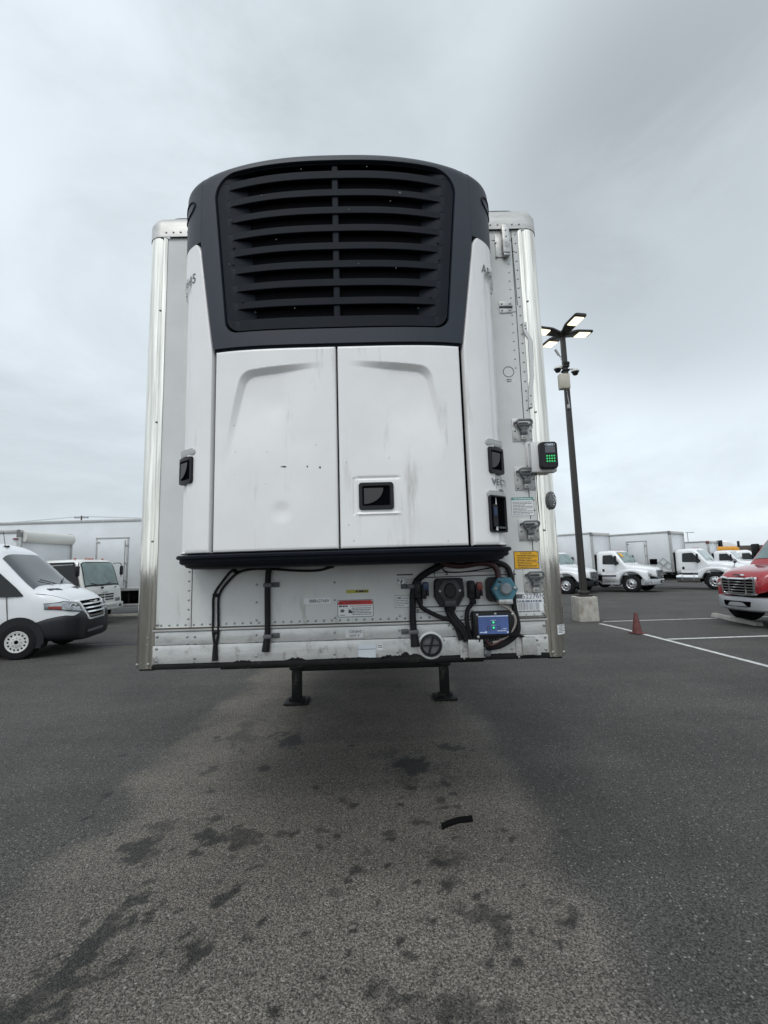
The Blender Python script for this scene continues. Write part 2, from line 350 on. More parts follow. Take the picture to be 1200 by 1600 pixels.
# ================================================================== ground
def axis_pts(lo, hi, step, ext):
    a = list(np.arange(lo, hi+1e-6, step)); d = step; x = lo; left = []
    while x > -ext: d *= 1.22; x -= d; left.append(x)
    d = step; x = hi; right = []
    while x < ext: d *= 1.22; x += d; right.append(x)
    return np.array(left[::-1]+a+right)
def build_ground():
    xs = axis_pts(-3.4, 3.4, 0.025, 900); ys = axis_pts(-2.2, 6.0, 0.025, 900)
    nx, ny = len(xs), len(ys); X, Y = np.meshgrid(xs, ys)
    rng = np.random.RandomState(3)
    def vnoise(X, Y, s, seed):
        r = np.random.RandomState(seed); T = r.rand(64, 64); u = X*s; v = Y*s
        i = np.floor(u).astype(int); j = np.floor(v).astype(int); a = u-i; b = v-j; a = a*a*(3-2*a); b = b*b*(3-2*b)
        g = lambda p, q: T[p % 64, q % 64]
        return (g(i, j)*(1-a)+g(i+1, j)*a)*(1-b)+(g(i, j+1)*(1-a)+g(i+1, j+1)*a)*b
    fb = lambda s, k: 0.5*vnoise(X, Y, s, k)+0.3*vnoise(X, Y, s*2.1, k+1)+0.2*vnoise(X, Y, s*4.3, k+2)
    ss = lambda a, b, x: (lambda t: t*t*(3-2*t))(np.clip((x-a)/(b-a), 0, 1))
    # worn pale lane under the trailer, with ragged edges
    e1 = (fb(1.6, 11)-0.5)*0.75; e2 = (fb(1.3, 21)-0.5)*0.35
    wear = ss(-1.95, -1.35, X+e1+0.10)*(1-ss(0.95, 1.35, X+e2-0.05))
    wear *= 0.72+0.55*fb(0.9, 31)
    wear *= 1-0.30*ss(0.0, 1.0, 1-np.abs(X+0.35)/0.6)*ss(3.0, -1.0, Y)*0.5
    stain = np.zeros_like(X)
    wob = (fb(6, 41)-0.5)*2.2+(fb(17, 44)-0.5)*2.0+(fb(38, 47)-0.5)*1.2
    def blob(px, py, rx, ry, rot, amt, ragged=1.0):
        p = G(px, py); c, s = math.cos(rot), math.sin(rot)
        u = ((X-p[0])*c+(Y-p[1])*s)/rx; v = (-(X-p[0])*s+(Y-p[1])*c)/ry
        d = np.sqrt(u*u+v*v)+wob*ragged
        np.maximum(stain, amt*(1-ss(0.55, 1.15, d)), out=stain)
    blob(646, 1198, .17, .17, 0, .95, .6); blob(650, 1205, .32, .26, 0, .45, .8)
    blob(700, 1167, .16, .07, -.2, .75); blob(450, 1158, .15, .20, .5, .8, .8); blob(383, 1145, .13, .55, .05, .55, .9)
    blob(415, 1201, .08, .05, 0, .8); blob(330, 1200, .07, .14, 0, .6); blob(319, 1305, .08, .05, .2, .85); blob(313, 1333, .10, .05, .2, .8)
    blob(332, 1280, .07, .04, 0, .7); blob(222, 1330, .14, .09, -.5, .75); blob(260, 1290, .16, .08, .2, .55); blob(375, 1305, .14, .10, 0, .65)
    blob(290, 1480, .13, .07, .2, .85); blob(130, 1490, .10, .36, -.45, .85); blob(160, 1450, .07, .25, -.35, .8); blob(60, 1560, .14, .2, -.5, .75); blob(195, 1500, .03, .08, -.3, .7)
    blob(556, 1360, .05, .03, 0, .8); blob(545, 1390, .04, .025, 0, .7); blob(550, 1260, .03, .03, 0, .9, .4); blob(612, 1312, .035, .025, 0, .9, .4)
    blob(643, 1232, .05, .035, 0, .9, .5); blob(705, 1240, .04, .03, 0, .8, .5); blob(665, 1283, .10, .06, 0, .7)
    blob(740, 1430, .20, .09, -.2, .55); blob(700, 1345, .16, .08, 0, .5); blob(770, 1440, .10, .10, 0, .7); blob(690, 1385, .12, .06, .4, .65); blob(680, 1600, .3, .1, 0, .5)
    blob(400, 1360, .08, .05, 0, .7); blob(510, 1240, .05, .03, 0, .5); blob(610, 1180, .20, .12, 0, .5); blob(500, 1090, .5, .9, 0, .35, .5)
    blob(585, 1105, .9, 1.2, 0, .25, .4); blob(440, 1095, .25, .5, 0, .4, .8); blob(560, 1130, .06, .05, 0, .5); blob(620, 1072, .2, .15, 0, .5)
    # dragged tyre marks along the lane's left side and a damp band along its right edge
    tread = 0.5+0.5*np.sin(Y*75+np.sin(X*40))
    tm = ss(.16, .05, np.abs(X+1.22-0.05*np.sin(Y*1.3)))*ss(.9, 1.6, Y)*ss(4.6, 3.0, Y)*(0.25+0.5*tread*fb(5, 71))
    stain = np.maximum(stain, 0.75*tm)
    damp = ss(.75, .15, np.abs(X-1.62-(fb(1.1, 81)-.5)*.7))*ss(-1.5, 1.2, Y)*ss(7., 4., Y)*(.35+.35*fb(2.3, 85))
    stain = np.maximum(stain, damp*.62)
    dl = ss(.5, .05, np.abs(X+2.1-(fb(1.2, 91)-.5)*.9))*ss(-1.5, 0.5, Y)*ss(6., 3., Y)*(.2+.4*fb(2.0, 95)); stain = np.maximum(stain, dl*.45)
    for k in range(200):
        px, py = rng.uniform(120, 900), rng.uniform(1130, 1590); r = rng.uniform(.012, .042)
        blob(px, py, r*rng.uniform(1, 2), r, rng.uniform(0, 3), rng.uniform(.35, .95), .5)
    Z = -0.022*np.clip(Y-8, 0, 20)
    v = np.stack([X, Y, Z], -1).reshape(-1, 3)
    j, i = np.meshgrid(np.arange(ny-1), np.arange(nx-1), indexing='ij'); a = (j*nx+i).ravel()
    f = np.stack([a, a+1, a+nx+1, a+nx], -1)
    me = bpy.data.meshes.new('ground'); me.vertices.add(len(v)); me.vertices.foreach_set('co', v.ravel())
    me.loops.add(f.size); me.loops.foreach_set('vertex_index', f.ravel().astype(np.int32))
    me.polygons.add(len(f)); me.polygons.foreach_set('loop_start', (np.arange(len(f))*4).astype(np.int32))
    me.update(calc_edges=True)
    for nm, arr in (('wear', wear), ('stain', stain)):
        at = me.attributes.new(nm, 'FLOAT', 'POINT'); at.data.foreach_set('value', arr.ravel().astype(np.float32))
    m = bpy.data.materials.new('asphalt'); m.use_nodes = True; t = m.node_tree; p = t.nodes['Principled BSDF']
    tcn = N(t, 'ShaderNodeTexCoord'); ob = tcn.outputs['Object']
    def noise(sc, det=4, rough=.6, st=None):
        n = N(t, 'ShaderNodeTexNoise'); n.inputs['Scale'].default_value = sc; n.inputs['Detail'].default_value = det; n.inputs['Roughness'].default_value = rough
        if st:
            mp = N(t, 'ShaderNodeMapping'); mp.inputs['Scale'].default_value = st; L(t, ob, mp.inputs[0]); L(t, mp.outputs[0], n.inputs['Vector'])
        else: L(t, ob, n.inputs['Vector'])
        return n.outputs[0]
    aw = N(t, 'ShaderNodeAttribute', attribute_name='wear'); as_ = N(t, 'ShaderNodeAttribute', attribute_name='stain')
    vor = N(t, 'ShaderNodeTexVoronoi'); vor.inputs['Scale'].default_value = 155; L(t, ob, vor.inputs['Vector'])
    vor2 = N(t, 'ShaderNodeTexVoronoi'); vor2.inputs['Scale'].default_value = 62; L(t, ob, vor2.inputs['Vector'])
    sepc = N(t, 'ShaderNodeSeparateColor'); L(t, vor.outputs['Color'], sepc.inputs[0])
    sepc2 = N(t, 'ShaderNodeSeparateColor'); L(t, vor2.outputs['Color'], sepc2.inputs[0])
    n1 = noise(9, 6, .7); n2 = noise(0.55, 5, .6); n3 = noise(85, 4, .75)
    w2 = mathn(t, 'ADD', aw.outputs['Fac'], mathn(t, 'MULTIPLY', mathn(t, 'SUBTRACT', n1, .5), .55))
    wf = maprange(t, w2, 0.05, 0.95, 0, 1)
    base = mixc(t, wf, (0.064, 0.061, 0.0565), (0.124, 0.1115, 0.096))
    base = mixc(t, 1.0, base, maprange(t, n2, .3, .7, .80, 1.18), 'MULTIPLY')
    streak = noise(1.0, 4, .6, (0.25, 2.2, 1))
    base = mixc(t, 1.0, base, maprange(t, streak, .3, .7, .90, 1.10), 'MULTIPLY')
    base = mixc(t, 1.0, base, maprange(t, n3, .3, .7, .42, 1.62), 'MULTIPLY')
    base = mixc(t, 1.0, base, maprange(t, sepc.outputs[0], 0, 1, .32, 1.75, False), 'MULTIPLY')
    chip = mathn(t, 'MULTIPLY', mathn(t, 'GREATER_THAN', sepc2.outputs[1], 0.90), maprange(t, vor2.outputs['Distance'], 0.25, 0.42, 1, 0))
    base = mixc(t, mathn(t, 'MULTIPLY', chip, .6), base, (0.36, 0.35, 0.32))
    sf = maprange(t, mathn(t, 'ADD', as_.outputs['Fac'], mathn(t, 'MULTIPLY', mathn(t, 'MULTIPLY', mathn(t, 'SUBTRACT', mathn(t, 'MULTIPLY', mathn(t, 'ADD', n3, n1), .5), .5), as_.outputs['Fac']), 3.2)), .12, .90, 0, .90)
    base = mixc(t, sf, base, mixc(t, 1.0, base, (0.16, 0.165, 0.175), 'MULTIPLY'))
    L(t, base, p.inputs['Base Color'])
    L(t, maprange(t, sf, 0, 1, .80, .62), p.inputs['Roughness']); p.inputs['Specular IOR Level'].default_value = .35
    hb = mathn(t, 'ADD', mathn(t, 'MULTIPLY', vor.outputs['Distance'], -1.0), mathn(t, 'MULTIPLY', n3, 0.8))
    b = N(t, 'ShaderNodeBump'); b.inputs['Strength'].default_value = .75; b.inputs['Distance'].default_value = .006; L(t, hb, b.inputs['Height']); L(t, b.outputs[0], p.inputs['Normal'])
    me.materials.append(m); me.polygons.foreach_set('use_smooth', [True]*len(me.polygons))
    o = bpy.data.objects.new('ground', me); COL.objects.link(o); o['kind'] = 'structure'; return o
build_ground()
LINEM = mat('road_paint', (0.60, 0.60, 0.58), 0.7, var=0.25, vscale=8, dirt=((0.10, 0.10, 0.10), 22, 0.56, 0.72, (1, 1, 1), None, None))
def pline(p0, p1, w=0.10):
    m = MB(); d = Vector((p1[0]-p0[0], p1[1]-p0[1], 0)); n = Vector((-d.y, d.x, 0)).normalized()*w/2; k = max(2, int(d.length/0.5))
    m.grid(lambda u, v: (p0[0]+d.x*u+n.x*(2*v-1), p0[1]+d.y*u+n.y*(2*v-1), gz(p0[1]+d.y*u+n.y*(2*v-1))+0.004), k, 2)
    o = m.build('parking_line', LINEM); o['kind'] = 'structure'
pline((5.9, 9.02), (6.05, 3.2)); pline((6.2, 9.42), (16, 9.42)); pline((6.04, 6.50), (15, 6.62))
WET = mat('wet_dark_reflection', (0.012, 0.012, 0.013), 0.45, spec=0.15)  # puddle coloured dark for the truck mirrored in it
m = MB(); pc = (-5.9, 7.95)
m.prism([(1.0*math.cos(t)*(1+.12*math.sin(3*t)), .22*math.sin(t)*(1+.2*math.cos(2*t))) for t in np.linspace(0, 2*PI, 40)[:-1]], lambda u, v, d: (pc[0]+u, pc[1]+v, 0.004+d), -0.02, 0)
m.build('puddle', WET)['kind'] = 'structure'

# ================================================================== trailer
TR = thing('refrigerated_trailer', 'large white refrigerated trailer with charcoal grilled cooling unit, standing on its landing legs', 'trailer', (0, 0, 0))
def part(mb, name, mats, parent=TR, label=None, **kw):
    o = mb.build(name, mats, parent, **kw)
    if label: o['label'] = label
    return o
zb = 1.145; ztp = 4.02; XI = 1.175; XO = 1.30; LEN = 16.1
z_seam = float(W(440, 976)[2]); z_r1 = float(W(440, 1003)[2]); z_top = float(W(540, 366)[2])
# --- front wall: sheet with vertical seams and rivets
m = MB()
m.box((0, 0.03, (z_seam+z_top)/2), (2*XI+0.04, 0.06, z_top-z_seam))
def seam(x0, z0, x1, z1, w=0.005, mi=2, Y=-0.0005):
    d = Vector((x1-x0, 0, z1-z0)); n = Vector((-d.z, 0, d.x)).normalized()*w/2
    m.add([(x0-n.x, Y, z0-n.z), (x0+n.x, Y, z0+n.z), (x1+n.x, Y, z1+n.z), (x1-n.x, Y, z1-n.z)], [(0, 1, 2, 3)], mi)
def riv(px, py, r=0.008, Y=0.0, mi=1): p = W(px, py, Y); m.dome((p[0], Y, p[2]), (0, -1, 0), r, r*0.6, 8, mi)
def rivw(x, z, r=0.008, Y=0.0, mi=1): m.dome((x, Y, z), (0, -1, 0), r, r*0.6, 8, mi)
xl = float(W(249, 700)[0]); xr = float(W(840, 640)[0])
seam(xl-0.045, z_seam, xl-0.045, z_top, .006)
for k in range(46): z_seam+0.07+k*0.0585 < z_top-.03 and rivw(xl, z_seam+0.07+k*0.0585, .007)
xs2 = float(W(299.5, 940)[0]); seam(xs2, z_seam, xs2, z_top, .006)
for k in range(8): rivw(xs2-0.018, z_seam+0.05+k*0.056, .007)
for px in (401, 523, 624):
    xx = float(W(px, 940)[0])
    for k in range(4): rivw(xx, z_seam+0.03+k*0.105, .0075)
for k in range(47): rivw(-1.13+k*0.0485, z_seam+0.016, .0075)
# right hand panel joints
xj = float(W(826, 480)[0]); seam(XI-0.055, z_seam, XI-0.055, z_top, .006)
for k in range(40): z_seam+0.07+k*0.064 < z_top-.03 and rivw(XI-0.03, z_seam+0.07+k*0.064, .007)
for k in range(16): rivw(XI-0.085, 2.95+k*0.06, .006)
p0, p1 = W(797, 372), W(812, 477); seam(p0[0]+.01, p0[2], p1[0]-.015, p1[2], .006)
p0, p1 = W(780, 478), W(820, 487); seam(p0[0], p1[2], XI-.055, p1[2], .006)
p0, p1 = W(768, 376), W(798, 374); seam(p0[0], p0[2], p1[0], p0[2], .006)
p0 = W(812, 393); seam(p0[0]-.02, p0[2], XI-.055, p0[2], .005)
part(m, 'front_wall', [WALL, RIVET, INKLINE])
# --- extruded bottom rails
m = MB()
zs = [zb+0.028, z_r1, z_seam-0.022, z_seam]
m.rbox((0, 0.022, (zs[0]+zs[1])/2), (2*XI, 0.06, zs[1]-zs[0]-.002), .004); m.rbox((0, 0.026, (zs[1]+zs[2])/2), (2*XI, 0.06, zs[2]-zs[1]-.003), .004)
m.rbox((0, 0.020, (zs[2]+zs[3])/2), (2*XI, 0.07, zs[3]-zs[2]-.003), .006)
m.box((0, 0.045, (zs[0]+zs[3])/2), (2*XI, 0.06, zs[3]-zs[0]), 2)
m.box((0, -0.0152, z_seam-.003), (2*XI-.01, 0.003, .008), 3)
for px in (231, 305, 401, 523, 624, 708): 
    x = float(W(px, 990)[0])
    for dz in (.032, .072): rivw(x, zs[2]-dz, .008, -.004)
x = float(W(293, 990)[0])
for dz in (.032, .072): rivw(x, zs[2]-dz, .008, -.004)
for px in (305, 401, 523, 800, 622): rivw(float(W(px, 1030)[0]), zs[0]+.03, .009, -.008)
for k in range(4): rivw(-XI+.025, zs[0]+.02+.07*k, .009, -.008); rivw(XI-.02, zs[0]+.02+.07*k, .009, -.008)
part(m, 'bottom_rail', [RAIL, RIVET, BLKSTEEL, mat('grime', (.09, .075, .06), .8)])
m = MB(); m.rbox((0, 0.04, zb+.012), (2*XI+.02, .10, .030), .006)
rng = random.Random(5)
def gouge(x0, x1, h):
    n = 60; q = [rng.uniform(0, 1) for _ in range(n+3)]; q2 = [rng.uniform(0, 1) for _ in range(n//6+3)]
    up = [(x0+(x1-x0)*i/n, zs[0]+.001+h*(.15+.35*q[i]+.75*(q2[i//6]*(1-(i % 6)/6)+q2[i//6+1]*(i % 6)/6))*math.sin(PI*(i+.4)/(n+.8))**.7) for i in range(n+1)]
    m.prism([(x0, zs[0]-.004)]+up+[(x1, zs[0]-.004)], lambda u, w, d: (u, -d, w), .0, .0092)
a, b = float(W(595, 1030)[0]), float(W(660, 1030)[0]); gouge(a, b, .030)
a, b = float(W(445, 1036)[0]), float(W(478, 1036)[0]); gouge(a, b, .018); a, b = float(W(365, 1036)[0]), float(W(395, 1036)[0]); gouge(a, b, .014)
gouge(float(W(700, 1036)[0]), float(W(860, 1036)[0]), .006); gouge(float(W(480, 1036)[0]), float(W(600, 1036)[0]), .008)
part(m, 'bottom_edge_strip', BLKSTEEL)
# --- stainless corner posts wrapping round to the sides
def post(s):
    m = MB(); r = 0.125; prof = [(XI-.012, -.004), (XI+.0, -.010), (XI+.010, -.0105)]
    prof += [(XI+.014, -.006), (XI+.030, -.006), (XI+.034, -.0105)]
    for k in range(13):
        t = R(90*k/12); prof.append((XO-.088+.088*math.sin(t), .0775-.088*math.cos(t)))
    prof += [(XO, .16), (XO, .30), (XO-.012, .30)]
    nz = 30
    rings = [[(s*x, y, zb+.004+(z_top-zb-.006)*k/nz) for x, y in prof] for k in range(nz+1)]
    m.loft(rings, 0, caps=False, closed=False)
    for dx in (.02, .085): m.dome((s*(XI+dx), -.009, zb+.03), (0, -1, 0), .009, .006, 8, 1)
    for k in range(3): m.dome((s*(XI+.022), -.008, 1.9+k*.75), (0, -1, 0), .007, .005, 8, 1)
    m.box((s*(XI+.035), .05, zb-.002), (.085, .09, .012), 2)
    part(m, 'corner_post', [STEEL, RIVET, BLKSTEEL], angle=50, fixn=True)
post(-1); post(1)
# --- top cap rail with rounded corners and the roof
def plan(x, y0, r, depth):
    out = [(-x, depth)]
    for k in range(9): t = R(90*k/8); out.append((-x+r-r*math.cos(t), y0+r-r*math.sin(t)))
    for k in range(9): t = R(90*k/8); out.append((x-r+r*math.sin(t), y0+r-r*math.cos(t)))
    out.append((x, depth)); return out
m = MB(); zc = z_top
pr = [(0, 0, -.010), (0, 0, -.016), (0, .012, -.016), (0, .10, -.014), (0, .135, -.004), (0, .150, .03)]
rings = [[(x, y, zc+h) for x, y in plan(1.306-(.0 if h < .11 else (h-.11)*.5), o, .10, .35)] for _, h, o in pr]
m.loft(rings, 0, caps=False, closed=False)
for k in range(50): rivw(-1.17+k*0.0478, zc+.030, .007, -.016)
part(m, 'top_cap_rail', [CAPM, RIVET], angle=50)
m = MB(); zr_ = zc+.148
m.loft([[(x, y, z) for x, y in plan(xx, o, .12, LEN)] for xx, o, z in ((1.24, .03, zr_), (1.24, .022, zr_+.012), (1.225, .03, zr_+.024), (1.1, .20, zr_+.034))], 0)
part(m, 'roof_sheet', mat('roof_edge_seal', (.05, .053, .056), .6))
m = MB()
for s in (-1, 1):
    m.box((s*1.285, LEN/2+.14, (zb+zc)/2+.06), (.03, LEN-.3, zc-zb-.1)); m.box((s*1.29, LEN/2+.14, zb+.06), (.045, LEN-.3, .14), 1); m.box((s*1.29, LEN/2+.14, zc+.08), (.045, LEN-.3, .13), 1)
m.box((0, LEN, (zb+zc)/2), (2.56, .04, zc-zb))
part(m, 'side_wall', [BOXW, BOXG])
m = MB(); m.box((0, LEN/2+.1, zb+.05), (2.52, LEN-.2, .05))
for k in range(28): m.box((0, .5+k*.55, zb-.02), (2.4, .05, .09))
m.box((0, .55, zb-.015), (1.6, .95, .03)); 
for s in (-1, 1): m.box((s*.5, LEN*.5+2.0, zb-.09), (.09, LEN-5, .18))
part(m, 'underframe', BLKSTEEL)
# --- landing gear
for s in (-1, 1):
    xg = .006+s*.943; yg = 3.11
    m = MB(); m.rbox((xg, yg, .80), (.150, .150, .72), .01); m.rbox((xg, yg, .435), (.165, .165, .04), .01); m.rbox((xg, yg, .235), (.118, .118, .42), .012)
    leg = part(m, 'landing_leg', BLKSTEEL)
    m = MB(); m.rbox((xg, yg, .018), (.29, .29, .025), .008); m.box((xg, yg, .045), (.19, .10, .04)); part(m, 'foot_plate', BLKSTEEL, leg)
m = MB(); m.rbox((.006, 3.11, .43), (1.75, .10, .08), .012); m.box((.006, 3.14, .60), (1.7, .03, .36))
m.tube([(-.9, 3.2, .45), (0, 3.3, .95), (.9, 3.2, .45)], .03, 8, smooth=False); part(m, 'landing_gear_crossmember', BLKSTEEL)
# --- tandem wheels at the rear
def wheel_mb(x, y, z, r, w, s, rim, tyre_only=False):
    m = MB()
    m.lathe([(r*.56, -w/2), (r*.80, -w/2*1.02), (r*.95, -w/2*.90), (r, -w/2*.72), (r, w/2*.72), (r*.95, w/2*.90), (r*.80, w/2*1.02), (r*.56, w/2)], (x, y, z), (1, 0, 0), 36)
    return m
for yw in (13.0, 14.3):
    for s in (-1, 1):
        for dx in (1.12, .80):
            w_ = part(wheel_mb(s*dx, yw, .50, .50, .27, s, RIMW), 'tyre', TYRE)
            m = MB(); q = s*dx; m.lathe([(.29, -.05), (.27, .03), (.17, .06), (.15, .10), (.001, .10)], (q, yw, .50), (s, 0, 0), 24); part(m, 'rim', RIMW, w_)
# ------------------------------------------------------------------ the cooling unit
HW, DEP, PN = .945, .42, 3.7
_t = np.linspace(0, PI, 1601)
_x = -HW*np.sign(np.cos(_t))*np.abs(np.cos(_t))**(2/PN); _y = -DEP*np.abs(np.sin(_t))**(2/PN)
_s = np.concatenate([[0], np.cumsum(np.hypot(np.diff(_x), np.diff(_y)))]); _a = _s-_s[-1]/2; AM = float(_a[-1])
_nx = np.gradient(_y, _a); _ny = -np.gradient(_x, _a); _ln = np.hypot(_nx, _ny); _nx /= _ln; _ny /= _ln
RR = .07; ZR = 4.035; XC = -.012
def base(a):
    return np.interp(a, _a, _x)+XC, np.interp(a, _a, _y), np.interp(a, _a, _nx), np.interp(a, _a, _ny)
ARK = .055
def aeff(a): return .76*(1-math.exp(-(abs(a)/.76)**3))**(1/3)
def arch(a, z):
    return ARK*(aeff(a)/.6)**2.4*min(max((z-2.95)/1.1, 0), 1.05)
def U(a, z, off=0.):
    x, y, nx, ny = base(a); ins = 0.
    zz = z
    if z > ZR:
        s = min((z-ZR)/RR, PI/2); ins = RR*(1-math.cos(s)); zz = ZR+RR*math.sin(s)+off*math.sin(s); off = off*math.cos(s)
    return (x+nx*(off-ins), y+ny*(off-ins), zz-arch(a, z))
def S(px, py):
    d = ray(px, py); t0 = (-.46-CAM[1])/d[1]; t1 = (0-CAM[1])/d[1]
    ins = lambda p: (abs((p[0]-XC)/HW)**PN+abs(p[1]/DEP)**PN) < 1 and p[1] < 0
    hit = None
    for k in range(400):
        t = t0+(t1-t0)*k/399
        if ins(CAM+t*d): hit = t; break
    if hit is None: hit = t1
    lo, hi = hit-(t1-t0)/399, hit
    for _ in range(30):
        mid = (lo+hi)/2
        if ins(CAM+mid*d): hi = mid
        else: lo = mid
    p = CAM+hi*d; th = math.atan2(abs(p[1]/DEP)**(PN/2), -np.sign(p[0]-XC)*abs((p[0]-XC)/HW)**(PN/2))
    a = float(np.interp(th, _t, _a)); z = float(p[2])
    q = ARK*(aeff(a)/.6)**2.4/1.1
    zp = (z-q*2.95)/(1-q) if z > 2.95 else z
    return a, min(zp, ZR)
ZD0 = S(527, 858)[1]; ZD1 = S(527, 539)[1]
aL = S(333, 700)[0]; aM = (S(524.5, 700)[0]+S(528, 700)[0])/2; aR = S(727, 700)[0]
aRt = S(718.5, 560)[0]
ZF = (S(313, 378)[1]+S(741, 365)[1])/2; AT = (abs(S(313, 400)[0])+abs(S(740, 400)[0]))/2
AB = (abs(aL)+abs(aR))/2+.012
# dark inner housing behind all the panels
m = MB(); zz = list(np.linspace(ZD0-.06, 4.0, 30))
m.loft([[U(a, z, -.045) for a in np.linspace(-AM, AM, 90)] for z in zz], 0, closed=False, caps=False)
part(m, 'unit_inner_housing', GAP)
# base tray with ridges
m = MB(); pr = [(ZD0-.006, -.04), (ZD0-.007, .008), (ZD0-.014, .014), (ZD0-.026, .012), (ZD0-.030, -.002), (ZD0-.040, -.004), (ZD0-.044, .000), (ZD0-.056, -.012), (ZD0-.060, -.028), (ZD0-.072, -.036), (ZD0-.082, -.07), (ZD0-.086, -.15)]
aa = np.linspace(-AM, AM, 120)
m.loft([[U(a, z, o) for a in aa] for z, o in pr], 0, closed=False, caps=False)
m.add([U(a, ZD0-.086, -.15) for a in aa], [tuple(range(120))], 0)
part(m, 'unit_base_tray', DARK2, angle=50)
# panels with rolled edges
def panel(m, a0f, a1f, z0, z1f, nu, nv, disp=None, edge=.012, roll=.014, mi=0, top_round=0):
    us = [0, 0, .25, 1]; 
    E = edge
    def coords(n): return n
    cols = nu; rows = nv
    V = []
    zs_ = [z0, z0, z0+E*.35, z0+E]+list(np.linspace(z0+E, z1f-E, rows))[1:-1]+[z1f-E, z1f-E*.35, z1f, z1f]
    for jz, z in enumerate(zs_):
        a0, a1 = a0f(z), a1f(z); w = a1-a0; e = min(E, w*.2)
        as_ = [a0, a0, a0+e*.35, a0+e]+list(np.linspace(a0+e, a1-e, cols))[1:-1]+[a1-e, a1-e*.35, a1, a1]
        for ia, a in enumerate(as_):
            ne = min(ia, len(as_)-1-ia); nz = min(jz, len(zs_)-1-jz); k = min(ne, nz)
            o = {0: -.035, 1: -roll, 2: -roll*.28}.get(k, 0.)
            if k >= 3 and disp: o += disp(a, z)
            V.append(U(a, z, o))
    nc = len(as_); F = []
    for j in range(len(zs_)-1):
        for i in range(nc-1): F.append((j*nc+i, j*nc+i+1, (j+1)*nc+i+1, (j+1)*nc+i))
    m.add(V, F, mi)
def smin(a, b, k): 
    h = min(max(.5+.5*(b-a)/k, 0), 1); return b*(1-h)+a*h-k*h*(1-h)
def door_disp(side):
    if side < 0: (ac, zc_), (ab, zb_), (ai, zi_) = S(377, 583), S(346, 735), S(507, 565)
    else: (ac, zc_), (ab, zb_), (ai, zi_) = S(672, 575), S(703, 722), S(541, 563)
    def f(a, z):
        t = (zc_-z)/(zc_-zb_)
        xe = ac+(ab-ac)*(max(t, -.2)**.8 if t > 0 else t*.3)
        d1 = (a-xe) if side < 0 else (xe-a)
        ze = zc_+(zi_-zc_)*math.sqrt(min(max((a-ac)/(ai-ac), 0), 1.2))
        d2 = ze-z
        sd = smin(d1, d2, .05)
        if sd < 0: return 0.
        fade = (1-sstep(.15, 1.02, t))*(1-sstep(.35, 1.05, (a-ac)/(ai-ac)))
        return -.030*fade*min(1, sd/.030)
    return f
def dent(a, z, p, r, d):
    q = math.hypot(a-p[0], z-p[1])/r
    return -d*(1-sstep(0, 1, q))
# recess embossed round the middle door handle
hC = S(588, 775)
def emb(a, z):
    u = abs(a-hC[0]-.01); v = z-hC[1]; o = 0.
    if u < .13:
        for vv, sg in ((.097, -1), (-.092, 1)):
            o += .006*math.exp(-((v-vv)/.006)**2)*(1-sstep(.09, .13, u))*(1 if sg > 0 else -1)
    if abs(a-hC[0]+.125) < .02 and abs(v) < .095: o += -.004*math.exp(-((a-hC[0]+.115)/.006)**2)
    return o
dents = [(S(440, 800), .07, .006), (S(365, 665), .02, .001), (S(430, 630), .10, .002), (S(470, 690), .12, .0025)]
dentsR = [(S(640, 640), .15, .002), (S(600, 690), .12, .002)]
fl = door_disp(-1); frr = door_disp(1)
def chip(m, px, py, pts, mi=1):
    a0, z0 = S(px, py); s = .0035
    m.add([U(a0+u*s, z0-w*s, .0012) for u, w in pts], [tuple(range(len(pts)))], mi)
def paddle(par, a0, z0, w, h, frame_off=.012, name='door_latch', pan=.0016):
    fr = lambda u, v, d: U(a0+u, z0+v, d)
    m = MB(); o_ = rrect(w, h, .016); i_ = rrect(w*.80, h*.74, .008); n = len(o_)
    def ring(p, d): return [fr(u, v, d) for u, v in p]
    i2 = rrect(w*.74, h*.66, .006)
    m.loft([ring(o_, -.01), ring(o_, .002), ring([(u*.97, v*.97) for u, v in o_], frame_off), ring(i_, frame_off), ring(i2, pan)], 0, caps=False)
    m.add(ring(i2, pan), [tuple(range(n))], 1)
    q = part(m, name, [BLKPLAS, BLACK], par)
    m = MB(); pw, ph = w*.56, h*.58
    pts = [(-pw*.62, ph/2)]+[(-pw*.62+pw*math.cos(t)*.98, ph/2-ph*math.sin(t)) for t in np.linspace(0, PI/2, 10)]+[(-pw*.62, -ph/2)]
    pts = pts[1:]+[(-pw*.62, ph/2)] if False else pts
    m.prism(pts, fr, pan-.0004, pan+.005, 0)
    part(m, 'latch_paddle', mat('paddle_plastic', (.035, .033, .033), .4), q)
    return q
m = MB(); panel(m, lambda z: aL+.004, lambda z: aM-.004, ZD0, ZD1-.004, 170, 230, lambda a, z: fl(a, z)+sum(dent(a, z, *d) for d in dents))
chip(m, 442, 729, [(-4, 0), (-1, -.6), (3, -.8), (6, .3), (4, 1.4), (1, 1.2)]); chip(m, 480, 729, [(-1.3, -1), (1.6, -1.2), (.6, 1), (-.7, 2.2), (0, .2)]); chip(m, 500, 730, [(-1.6, .8), (0, -2), (1.2, -.4), (1.5, 1.5), (0, 2)])
chip(m, 494, 695, [(-.6, .3), (0, -.7), (.8, 0), (.2, .8)]); chip(m, 368, 706, [(-.3, 1.4), (0, -1.2), (.4, -1), (.2, 1.2)], 2); chip(m, 417, 706, [(-.6, .4), (.3, -.8), (.7, .6)]); chip(m, 415, 757, [(-.7, .3), (.1, -.6), (.7, .3)])
chip(m, 367, 741, [(-.6, .4), (.3, -.5), (.5, .4)], 2); chip(m, 366, 665, [(-1.2, .6), (.8, -.7), (1.2, -.3), (-.6, 1)], 2)
part(m, 'unit_door', [WHITE, INK, INK2], label='left door with chipped black paint marks and a small dent')
